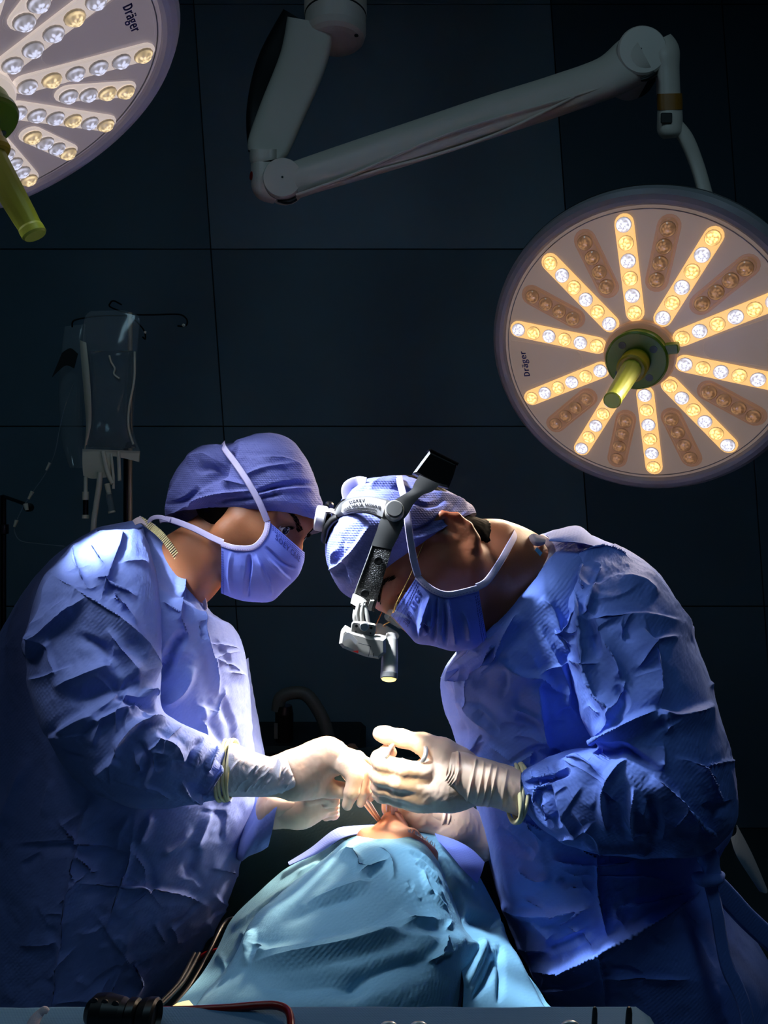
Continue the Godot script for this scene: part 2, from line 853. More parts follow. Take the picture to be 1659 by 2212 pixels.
func weave(kind: int) -> ImageTexture:      # embossed dashes of nonwoven cloth, as a normal map
	var n := 128
	var im := Image.create(n, n, false, Image.FORMAT_RGB8)
	for y in n:
		for x in n:
			var h := 0.0
			if kind == 0:      # diagonal dashes
				var u := fposmod(x + y * 0.5, 8.0) / 8.0
				var v := fposmod(y - x * 0.5, 4.0) / 4.0
				h = 0.5 + 0.5 * sin(TAU * u) * sin(TAU * v)
			else:              # fine twill
				h = 0.5 + 0.5 * sin(TAU * (x + y) / 8.0) * (0.6 + 0.4 * sin(TAU * (x - y) / 16.0))
			h = clampf(h + rng.randf_range(-0.12, 0.12), 0.0, 1.0)
			im.set_pixel(x, y, Color(h, h, h))
	im.bump_map_to_normal_map(1.5)
	return ImageTexture.create_from_image(im)


func cloth(called: String, c: Color, tex: Texture2D, scale := 14.0, depth := 0.35, backlight := 0.0) -> StandardMaterial3D:
	var m := mat(called, c, 0.72, 0.0, 0.35)
	m.normal_enabled = true
	m.normal_texture = tex
	m.normal_scale = depth
	m.uv1_triplanar = true
	m.uv1_scale = Vector3.ONE * scale
	m.rim_enabled = true
	m.rim = 0.25
	m.rim_tint = 0.6
	if backlight > 0.0:
		m.backlight_enabled = true
		m.backlight = Color(1, 1, 1) * backlight
	return m


func make_materials() -> void:
	var w0 := weave(0)
	var w1 := weave(1)
	cloth("gown", Color(0.43, 0.51, 0.78), w1, 9.0, 0.3, 0.12)
	cloth("gown_blue", Color(0.40, 0.52, 0.86), w1, 9.0, 0.3, 0.12)
	cloth("cap", Color(0.38, 0.41, 0.66), w0, 8.0, 0.6, 0.15)
	cloth("mask", Color(0.44, 0.51, 0.88), w0, 16.0, 0.25, 0.15)
	cloth("mask_trim", Color(0.72, 0.70, 0.86), w0, 20.0, 0.3, 0.15)
	cloth("drape", Color(0.40, 0.59, 0.70), w1, 9.0, 0.4, 0.1)
	cloth("sheet", Color(0.30, 0.56, 0.74), w1, 9.0, 0.3, 0.1)
	cloth("paper", Color(0.44, 0.52, 0.86), w0, 12.0, 0.25, 0.2)
	cloth("table_cloth", Color(0.28, 0.44, 0.58), w0, 12.0, 0.2)
	cloth("body_cloth", Color(0.13, 0.22, 0.23), w1, 8.0, 0.3)
	cloth("collar", Color(0.78, 0.72, 0.76), w0, 20.0, 0.2, 0.2)
	cloth("undershirt", Color(0.03, 0.03, 0.04), w1, 14.0, 0.4)
	cloth("inner_gown", Color(0.55, 0.60, 0.66), w1, 9.0, 0.3, 0.15)
	mat("stitch", Color(0.13, 0.20, 0.62), 0.7)
	mat("print", Color(0.16, 0.22, 0.58), 0.7)
	var sk := mat("skin_light", Color(0.62, 0.40, 0.27), 0.48, 0.0, 0.45)
	sk.subsurf_scatter_enabled = true
	sk.subsurf_scatter_strength = 0.25
	var sn := noise_tex(256, 0.03, true, 4, 3.0)
	sk.normal_enabled = true
	sk.normal_texture = sn
	sk.normal_scale = 0.15
	sk.uv1_triplanar = true
	sk.uv1_scale = Vector3.ONE * 12.0
	var sd: StandardMaterial3D = sk.duplicate()
	sd.resource_name = "skin_tan"
	sd.albedo_color = Color(0.58, 0.35, 0.24)
	sd.normal_scale = 0.25
	M["skin_tan"] = sd
	var sp: StandardMaterial3D = sk.duplicate()
	sp.resource_name = "skin_patient"
	sp.albedo_color = Color(0.78, 0.55, 0.43)
	sp.subsurf_scatter_strength = 0.08
	M["skin_patient"] = sp
	mat("hair", Color(0.035, 0.025, 0.02), 0.8, 0.0, 0.15)
	mat("eye_white", Color(0.85, 0.82, 0.78), 0.1)
	mat("iris", Color(0.12, 0.06, 0.03), 0.08)
	mat("pupil", Color(0.01, 0.01, 0.01), 0.05)
	var gl := mat("glove", Color(0.86, 0.74, 0.65), 0.42, 0.0, 0.5)
	gl.subsurf_scatter_enabled = true
	gl.subsurf_scatter_strength = 0.06
	gl.normal_enabled = true
	gl.normal_texture = noise_tex(256, 0.02, true, 8, 4.0)
	gl.normal_scale = 0.12
	gl.uv1_triplanar = true
	gl.uv1_scale = Vector3(10, 10, 10)
	mat("glove_roll", Color(0.86, 0.82, 0.62), 0.45)
	var cuff := cloth("cuff", Color(0.80, 0.80, 0.86), w0, 22.0, 0.4, 0.2)
	cuff.roughness = 0.8
	# metals, plastics
	mat("steel", Color(0.86, 0.86, 0.86), 0.36, 0.85)
	mat("gold", Color(0.85, 0.68, 0.40), 0.25, 1.0)
	mat("lamp_shell_lit", Color(0.86, 0.83, 0.85), 0.38)  # lighter copy of the shell; the lit rim is put into its colour
	mat("lamp_shell", Color(0.56, 0.55, 0.56), 0.38)
	glow("lamp_face", Color(0.80, 0.70, 0.62), 0.22, Color(0.62, 0.57, 0.53))  # lens spill over the plate put in as a faint glow
	glow("lamp_face_pale", Color(0.80, 0.74, 0.78), 0.20, Color(0.62, 0.59, 0.59))
	mat("arm", Color(0.90, 0.84, 0.78), 0.42)
	mat("arm_dark", Color(0.05, 0.06, 0.07), 0.5)
	mat("seam", Color(0.03, 0.03, 0.03), 0.6)
	mat("yellow_ring", Color(0.62, 0.40, 0.06), 0.5)
	mat("red_dot", Color(0.6, 0.05, 0.04), 0.5)
	mat("hub_green", Color(0.34, 0.48, 0.07), 0.35)
	mat("handle_green", Color(0.62, 0.68, 0.20), 0.40)
	mat("collar_yellow", Color(0.66, 0.60, 0.10), 0.40)
	mat("screw", Color(0.26, 0.33, 0.27), 0.5)
	mat("logo_blue", Color(0.06, 0.10, 0.42), 0.5)
	mat("frame_gray", Color(0.40, 0.40, 0.40), 0.42)
	mat("label", Color(0.74, 0.73, 0.74), 0.25)
	mat("ink", Color(0.10, 0.10, 0.14), 0.6)
	mat("white_plastic", Color(0.70, 0.68, 0.65), 0.35)
	mat("pad_white", Color(0.74, 0.72, 0.72), 0.5)
	mat("black_plastic", Color(0.012, 0.012, 0.014), 0.35)
	mat("black_rubber", Color(0.018, 0.018, 0.022), 0.4)
	var le := mat("leather", Color(0.10, 0.10, 0.10), 0.38)
	le.normal_enabled = true
	le.normal_texture = noise_tex(256, 0.09, true, 15, 8.0)
	le.normal_scale = 0.9
	le.uv1_triplanar = true
	le.uv1_scale = Vector3.ONE * 22.0
	mat("red_tube", Color(0.42, 0.03, 0.035), 0.28)
	mat("tube_grey", Color(0.42, 0.40, 0.37), 0.5)
	var lens := mat("clear", Color(1, 1, 1, 0.10), 0.05)
	lens.transparency = BaseMaterial3D.TRANSPARENCY_ALPHA
	var bag := mat("bag_film", Color(0.75, 0.78, 0.80, 0.16), 0.08)
	bag.transparency = BaseMaterial3D.TRANSPARENCY_ALPHA
	var fluid := mat("fluid", Color(0.8, 0.85, 0.88, 0.05), 0.02)
	fluid.transparency = BaseMaterial3D.TRANSPARENCY_ALPHA
	fluid.refraction_enabled = true
	fluid.refraction_scale = 0.033
	mat("port", Color(0.92, 0.87, 0.78), 0.4)
	mat("pole", Color(0.88, 0.76, 0.62), 0.4, 0.4)
	mat("pole_dark", Color(0.05, 0.05, 0.055), 0.35, 0.5)
	mat("cabinet", Color(0.10, 0.10, 0.10), 0.5)
	mat("bottle", Color(0.10, 0.055, 0.035), 0.3)
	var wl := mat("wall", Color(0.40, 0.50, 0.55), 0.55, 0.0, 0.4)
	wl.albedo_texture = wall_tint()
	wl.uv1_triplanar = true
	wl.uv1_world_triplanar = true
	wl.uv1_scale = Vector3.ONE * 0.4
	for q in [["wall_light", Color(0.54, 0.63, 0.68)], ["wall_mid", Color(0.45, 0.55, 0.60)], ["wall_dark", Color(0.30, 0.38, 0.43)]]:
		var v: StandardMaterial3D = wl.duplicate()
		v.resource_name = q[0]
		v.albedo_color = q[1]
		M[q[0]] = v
	mat("wall_joint", Color(0.05, 0.07, 0.09), 0.7)
	mat("floor", Color(0.22, 0.26, 0.27), 0.4)
	mat("ceiling", Color(0.45, 0.47, 0.48), 0.7)
	mat("door", Color(0.30, 0.36, 0.38), 0.5)
	mat("table_metal", Color(0.5, 0.5, 0.5), 0.35, 1.0)
	mat("mattress", Color(0.05, 0.05, 0.06), 0.6)
	glow("panel_glow", Color(0.75, 0.85, 1.0), 0.25)
	make_lamp_materials()


func wall_tint() -> ImageTexture:
	var n := FastNoiseLite.new()
	n.frequency = 0.012
	n.fractal_octaves = 4
	var im := n.get_seamless_image(256, 256)
	im.convert(Image.FORMAT_RGB8)
	for y in 256:
		for x in 256:
			var k := 0.93 + 0.07 * im.get_pixel(x, y).r
			im.set_pixel(x, y, Color(k, k, k))
	return ImageTexture.create_from_image(im)


# ================= the room =================
const WALL := 3.4

func build_room() -> void:
	var fl := struct("floor", box(Vector3(6.4, 0.1, 6.4)), M.floor, Vector3(0, -0.05, -0.6))
	fl.set_meta("label", "dark floor of the operating room")
	struct("ceiling", box(Vector3(6.4, 0.1, 6.4)), M.ceiling, Vector3(0, 3.95, -0.6))
	struct("wall_left", box(Vector3(0.1, 4.0, 6.4)), M.wall, Vector3(-3.15, 1.95, -0.6))
	struct("wall_right", box(Vector3(0.1, 4.0, 6.4)), M.wall, Vector3(3.15, 1.95, -0.6))
	struct("wall_front", box(Vector3(6.4, 4.0, 0.1)), M.wall, Vector3(0, 1.95, 2.55))
	var wb := struct("wall_back", box(Vector3(6.4, 4.0, 0.1)), M.wall_joint, Vector3(0, 1.95, -WALL - 0.062))
	# panels with thin joints; their upright joints lean a little, as the panels hang
	var ys := [3.88, py_wall(9), py_wall(538), py_wall(921), py_wall(1310), 0.0]
	var xs := [-3.1, px_wall(-330), px_wall(454), px_wall(1226), px_wall(1596), 2.2, 3.1]
	for r in 5:
		for c in 6:
			var y1: float = ys[r] - 0.0025
			var y0: float = ys[r + 1] + 0.0025
			var poly := PackedVector2Array()
			for q in [[c, y0, 0.0025], [c + 1, y0, -0.0025], [c + 1, y1, -0.0025], [c, y1, 0.0025]]:
				var lean: float = 0.0 if q[0] == 0 or q[0] == 6 else -(q[1] - 2.6) * 0.07
				poly.append(Vector2(xs[q[0]] + lean + q[2], q[1] - 1.95))
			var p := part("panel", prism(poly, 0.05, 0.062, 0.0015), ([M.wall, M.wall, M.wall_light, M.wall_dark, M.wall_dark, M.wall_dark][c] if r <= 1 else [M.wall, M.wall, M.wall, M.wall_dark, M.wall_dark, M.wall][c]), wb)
			p.set_meta("kind", "structure")
	# unseen dim panels added on the ceiling behind the camera for fill
	for k in 2:
		var x := -1.1 + 2.2 * k
		var t := thing("added_fill_panel", ["dim unseen fill panel added on the ceiling behind the camera, left wall side", "dim unseen fill panel added on the ceiling behind the camera, right wall side"][k], "added fill light", Vector3(x, 3.9, 0.2))
		part("frame", prism(rrect(0.66, 1.26, 0.02), -0.03, 0.0, 0.004), M.white_plastic, t).rotation.x = PI / 2
		var d := part("diffuser", prism(rrect(0.6, 1.2, 0.02), -0.012, 0.0), M.panel_glow, t)
		d.rotation.x = PI / 2
		d.position.y = -0.025
		var l := AreaLight3D.new()
		l.name = "fill_glow"
		l.area_size = Vector2(0.6, 1.2)
		l.light_color = Color(0.68, 0.87, 0.96)
		l.light_energy = lamp_energy.ceiling
		l.light_size = 0.5
		l.shadow_enabled = true
		l.area_range = 12.0
		l.rotation.x = -PI / 2
		l.position = Vector3(0, -0.05, 0)
		t.add_child(l)


func px_wall(x: float) -> float:
	return (x - 829.5) * WALL / FOC


func py_wall(y: float) -> float:
	return 1.4 + (1106.0 - y) * WALL / FOC

# ================= operating lamps =================
func lens_tex(warm: bool, pale := false) -> ImageTexture:     # what a lens shows: bright chips under a faceted dome
	var n := 64
	var im := Image.create(n, n, false, Image.FORMAT_RGB8)
	var hot := (Color(1.0, 0.90, 0.70) if pale else Color(1.0, 0.84, 0.50)) if warm else Color(0.86, 0.88, 1.0)
	var dim := (Color(0.78, 0.66, 0.48) if pale else Color(0.78, 0.58, 0.30)) if warm else Color(0.62, 0.58, 0.57)
	var chips: Array[Vector3] = [Vector3(0.02, 0.04, 0.9)]
	for q in 9:
		var a := TAU * q / 9.0 + rng.randf() * 0.5
		var r := rng.randf_range(0.25, 0.62)
		chips.append(Vector3(cos(a) * r, sin(a) * r, rng.randf_range(0.2, 1.3)))
	for y in n:
		for x in n:
			var p := Vector2(x + 0.5 - n / 2.0, y + 0.5 - n / 2.0) / (n / 2.0)
			var r := p.length()
			var a := p.angle()
			var facet := 0.5 + 0.5 * sin(a * 7.0 + 9.0 * r)
			var k := 0.42 + 0.3 * facet * (1.0 - r)
			for q in chips:
				k += q.z * exp(-(p - Vector2(q.x, q.y)).length_squared() / 0.014)
			k += 0.35 * exp(-pow((r - 0.82) / 0.08, 2.0)) * (0.5 + 0.5 * sin(a * 2.0 + 0.7))
			k *= 1.0 - 0.6 * smoothstep(0.9, 1.0, r)
			im.set_pixel(x, y, dim.lerp(hot, clampf(k, 0.0, 1.0)) * clampf(0.25 + k, 0.0, 1.0))
	return ImageTexture.create_from_image(im)


func make_lamp_materials() -> void:
	for w in [["lens_warm", true, 2.4], ["lens_cool", false, 2.3], ["lens_pale", false, 1.0], ["lens_pale_warm", true, 1.1]]:
		var m := mat(w[0], Color(0.7, 0.66, 0.6), 0.08, 0.0, 0.6)
		m.emission_enabled = true
		m.emission = Color(1, 1, 1)
		m.emission_operator = BaseMaterial3D.EMISSION_OP_MULTIPLY
		m.emission_texture = lens_tex(w[1], w[2] < 1.5)
		m.emission_energy_multiplier = w[2]
	var off := mat("lens_off_glow", Color(0.60, 0.50, 0.42), 0.08, 0.0, 0.7)
	off.emission_enabled = true
	off.emission = Color(1.0, 0.82, 0.72)
	off.emission_operator = BaseMaterial3D.EMISSION_OP_MULTIPLY
	off.emission_texture = lens_tex(true, true)  # highlights and caught glow of the unlit lenses painted as emission
	off.emission_energy_multiplier = 0.30
	off.clearcoat_enabled = true
	off.clearcoat = 0.8
	glow("pod_lit", Color(1.0, 0.78, 0.46), 0.95, Color(0.85, 0.74, 0.6))
	glow("pod_pale", Color(0.95, 0.88, 0.84), 0.55, Color(0.8, 0.78, 0.76))
	glow("pod_off_glow", Color(0.80, 0.60, 0.46), 0.20, Color(0.66, 0.52, 0.42))  # emission stands in for the glow that unlit pods catch


func dome(r: float, h: float) -> ArrayMesh:      # a lens: low dome with a rim, looking along +z
	var s := Soup.new()
	var g := []
	var n := 14
	var prof := [[r, 0.0], [r, h * 0.25], [r * 0.9, h * 0.35], [r * 0.86, h * 0.45], [r * 0.6, h * 0.85], [r * 0.3, h], [0.0005, h * 1.03]]
	var uv := PackedVector2Array()
	for q in prof:
		var row := PackedVector3Array()
		for c in n:
			var a := TAU * c / n
			row.append(Vector3(cos(a) * q[0], sin(a) * q[0], q[1]))
			uv.append(Vector2(0.5 + 0.5 * cos(a) * q[0] / r, 0.5 + 0.5 * sin(a) * q[0] / r))
		g.append(row)
	grid_into(s, g, true, true)
	return mesh_from(s.v, s.i, uv)


func surgical_lamp(label: String, centre: Vector3, n: Vector3, xdir: Vector3, R: float, pale: bool, spin: float) -> Node3D:
	var bx := (xdir - n * xdir.dot(n)).normalized()
	var by := n.cross(bx)
	var t := thing("surgical_lamp", label, "surgical lamp", centre)
	t.basis = Basis(bx, by, n)
	var k := R / 0.36
	# shell
	var shell := part("housing", lathe([[0.0, -0.105], [0.10, -0.104], [0.2, -0.098], [0.285, -0.084], [0.335, -0.062], [0.356, -0.035], [0.36, -0.022], [0.357, -0.008], [0.348, 0.001], [0.338, 0.003], [0.330, 0.001], [0.326, -0.004], [0.3245, -0.010]], 96), M.lamp_shell_lit if pale else M.lamp_shell, t)
	shell.scale = Vector3(k, k, k)
	var gasket := part("gasket", lathe([[0.3600, -0.030], [0.3612, -0.028], [0.3612, -0.0255], [0.3600, -0.0235]], 96), M.arm_dark, t)
	gasket.scale = Vector3(k, k, k)
	var face := part("face_plate", lathe([[0.3255, -0.0105], [0.3250, -0.008], [0.318, -0.0075], [0.070, -0.0075]], 96), M.lamp_face_pale if pale else M.lamp_face, t, "flat grey front plate with lens spill put in as glow")
	face.scale = Vector3(k, k, k)
	var ring := part("trim_ring", lathe([[0.3185, -0.0076], [0.3185, -0.0062], [0.3165, -0.0062], [0.3165, -0.0076]], 96), M.lamp_shell, t)
	ring.scale = Vector3(k, k, k)
	# logo plates at both ends of the x axis, each with the maker's name
	for s in [0.0, PI]:
		var tp := PackedVector2Array()
		for q in 9:
			var a := lerpf(-0.21, 0.21, q / 8.0)
			tp.append(Vector2(cos(a), sin(a)) * 0.312)
		for q in 9:
			var a := PI / 2 + PI * q / 8.0
			tp.append(Vector2(0.162 + cos(a) * 0.028, sin(a) * 0.028))
		var pl := part("name_plate", prism(tp, -0.0078, -0.0058, 0.0006), M.lamp_face_pale if pale else M.lamp_face, t)
		pl.rotation.z = s
		pl.scale = Vector3(k, k, k)
		var tx := part("lettering", letters("Dräger", 0.021, func(x, y, o): return Vector3(y + 0.278, -x, -0.0056 + o * 0.5)), M.logo_blue, t, "blue maker's name")
		tx.rotation.z = s
		tx.scale = Vector3(k, k, k)
	# pods
	var long_pod := prism(stadium(0.098, 0.293, 0.0200), -0.008, -0.001, 0.002)
	var short_pod := prism(stadium(0.172, 0.283, 0.0195), -0.008, -0.002, 0.002)
	var socket := prism(stadium(0.170, 0.285, 0.0245), -0.0078, -0.0068, 0.0004)
	var lens := dome(0.0165, 0.010)
	for q in 20:
		var odd := q % 2 == 1
		var ang := 0.0
		# places 5 and 15 hold the name plates
		if q == 0 or q == 10:
			continue
		var a := TAU * q / 20.0
		var lit: bool = odd
		var pm: Material = (M.pod_pale if pale else M.pod_lit) if lit else (M.pod_pale if pale else M.pod_off_glow)
		var pod := part("pod", long_pod if odd else short_pod, pm, t, "" if pale else ("lit spoke of lenses" if lit else "unlit short row of lenses with caught glow painted in"))
		pod.rotation.z = a
		pod.scale = Vector3(k, k, k)
		if not odd:
			part("socket", socket, M.pod_off_glow if not pale else M.lamp_face_pale, pod)
		var cnt := 6 if odd else 4
		for j in cnt:
			var r := lerpf(0.100, 0.291, j / 5.0) if odd else lerpf(0.174, 0.281, j / 3.0)
			var lm: Material
			if pale:
				lm = M.lens_pale_warm if (j + q) % 4 == 0 else M.lens_pale
			elif lit:
				lm = M.lens_warm if (j + q / 2) % 2 == 0 else M.lens_cool
			else:
				lm = M.lens_off_glow
			var ln := part("lens", lens, lm, pod)
			ln.position = Vector3(r, 0, -0.0012)
			ln.rotation.z = rng.randf() * TAU
			if pale and j == cnt - 1:
				ln.material_override = M.lens_pale_warm
	# hub and handle
	var col := part("hub_collar", lathe([[0.081, -0.0075], [0.081, 0.004], [0.078, 0.008], [0.06, 0.008]], 48), M.pod_off_glow if not pale else M.pod_pale, t)
	col.scale = Vector3(k, k, k)
	var hub := part("hub", lathe([[0.064, 0.006], [0.0665, 0.010], [0.0665, 0.026], [0.0695, 0.027], [0.0695, 0.034], [0.066, 0.038], [0.064, 0.0385], [0.030, 0.0385], [0.0, 0.0385]], 56), M.hub_green, t, "green hub")
	hub.scale = Vector3(k, k, k)
	var tab := part("catch", prism(rrect(0.03, 0.022, 0.004), 0.012, 0.032, 0.002), M.hub_green, hub)
	tab.position = Vector3(0.076, 0.018, 0).rotated(Vector3(0, 0, 1), spin)
	var cap_mesh := lathe([[0.0085, 0.038], [0.0085, 0.0392], [0.0, 0.0394]], 16)
	for j in 4:
		var a := TAU * j / 4.0 + 0.55
		var c := part("screw_cap", cap_mesh, M.screw, hub)
		c.position = Vector3(cos(a), sin(a), 0) * 0.048
	var neck := part("handle_collar", lathe([[0.031, 0.038], [0.033, 0.05], [0.031, 0.066], [0.033, 0.068], [0.033, 0.078], [0.029, 0.082], [0.0, 0.083]], 32), M.collar_yellow, t)
	neck.scale = Vector3(k, k, k)
	var grip := Soup.new()
	var g := []
	for i in 8:
		var z := 0.08 + (0.115 if pale else 0.15) * i / 7.0
		var row := PackedVector3Array()
		for c in 48:
			var a := TAU * c / 48
			var rr := lerpf(0.0225, 0.0175, i / 7.0) + (0.0006 if c % 4 < 2 and i < 7 else 0.0)
			row.append(Vector3(cos(a) * rr, sin(a) * rr, z))
		g.append(row)
	grid_into(grip, g, true, true)
	var ze := 0.195 if pale else 0.23
	lathe_into(grip, [[0.0178, ze], [0.0185, ze + 0.003], [0.0185, ze + 0.012], [0.016, ze + 0.015], [0.0, ze + 0.015]], 32)
	var gp := part("handle", done(grip), M.handle_green, t, "light green grip with a rounded end")
	gp.scale = Vector3(k, k, k)
	return t


func lamp_light(t: Node3D, aim: Vector3, energy: float, spill: float, c: Color, angle: float, R: float, wide := 42.0) -> void:
	for k in 7:         # five narrow beams from a ring on the face, crossing over the field as such lamps do, and the wide spill of the face
		var a := TAU * k / 5.0 + 0.3 if k < 5 else PI * k + 0.2
		var l := SpotLight3D.new()
		l.name = "lamp_beam"
		l.light_color = c
		l.light_energy = energy / 5.0 if k < 5 else spill / 2.0
		l.spot_angle = angle if k < 5 else wide
		l.spot_angle_attenuation = 0.5 if k < 5 else 1.0
		l.spot_range = 9.0
		l.spot_attenuation = 2.0
		l.light_size = 0.075 if k < 5 else 0.12
		l.shadow_enabled = true
		add_child(l, true)
		var r := 0.61 * R
		var at := t.position + t.basis * Vector3(cos(a) * r, sin(a) * r, 0.045)
		l.look_at_from_position(at, aim, Vector3.FORWARD)


func extra_beam(t: Node3D, aim: Vector3, energy: float, c: Color, from := Vector3(-0.18, 0.10, 0.045), angle := 6.5, size := 0.03) -> void:     # extra beam at the lamp face, placed and aimed to brighten one spot
	var l := SpotLight3D.new()
	l.name = "lamp_beam"
	l.light_color = c
	l.light_energy = energy
	l.spot_angle = angle
	l.spot_angle_attenuation = 0.8
	l.spot_range = 9.0
	l.spot_attenuation = 2.0
	l.light_size = size
	l.shadow_enabled = true
	add_child(l, true)
	l.look_at_from_position(t.position + t.basis * from, aim, Vector3.FORWARD)


func build_lamps() -> void:
	var field := P(835, 1730, 1.15)
	var cr_ := P(1382, 767, 1.75)
	var nr := Vector3(-0.47, -0.53, 0.71).normalized()
	var r := surgical_lamp("round operating lamp with warm lit spokes of lenses at the right on the folding arm", cr_, nr, Vector3(1.0, 0.02, 0.55), 0.36, false, 0.0)
	lamp_light(r, P(735, 1640, 1.19), lamp_energy.right, lamp_energy.right_spill, Color(1.0, 0.89, 0.76), 13.0, 0.36)
	extra_beam(r, P(805, 1700, 1.17), 17.0, Color(1.0, 0.91, 0.80), Vector3(0.0, 0.2, 0.045), 5.5, 0.09)
	var cl := P(-85, 226, 0.92)
	var nl := Vector3(0.472, -0.876, -0.101).normalized()
	var l := surgical_lamp("large round operating lamp with pale lenses and long green handle at the upper left", cl, nl, Vector3(1.0, 0.34, -0.1), 0.296, true, 2.6)
	lamp_light(l, P(860, 1720, 1.19), lamp_energy.left, lamp_energy.left_spill, Color(0.94, 0.96, 1.0), 7.0, 0.2, 31.0)
	extra_beam(l, P(240, 1190, 1.16), 3.2, Color(0.94, 0.97, 1.0), Vector3(-0.15, 0.08, 0.045))
	extra_beam(l, P(1130, 1960, 1.06), 6.0, Color(0.90, 0.95, 1.0), Vector3(0.17, 0.03, 0.045), 6.5, 0.05)
	extra_beam(l, P(1010, 1440, 1.03), 2.7, Color(0.93, 0.96, 1.0), Vector3(0.16, -0.10, 0.045), 12.0, 0.04)


# ================= the folding ceiling arm =================
func capsule_beam(pts: Array, n: int, seg: int, squash := 1.0, power := 3.0) -> ArrayMesh:     # [x, y, depth, half width px, half depth m]
	var rows := []
	for p in pts:
		rows.append(p)
	var g := []
	var line := []
	for i in n:
		line.append(spline(rows, float(i) / (n - 1)))
	for i in n:
		var s = line[i]
		var a = line[maxi(i - 1, 0)]
		var b = line[mini(i + 1, n - 1)]
		var dir := Vector2(b[0] - a[0], b[1] - a[1]).normalized()
		var w := Vector2(-dir.y, dir.x)
		var row := PackedVector3Array()
		for c in seg:
			var an := TAU * c / seg
			var cs := signf(cos(an)) * pow(absf(cos(an)), 2.0 / power)
			var sn := signf(sin(an)) * pow(absf(sin(an)), 2.0 / power)
			row.append(P(s[0] + w.x * s[3] * cs, s[1] + w.y * s[3] * cs, s[2] - s[4] * sn))
		g.append(row)
	return grid_mesh(g, true, facing(g) < 0.0, true, true)


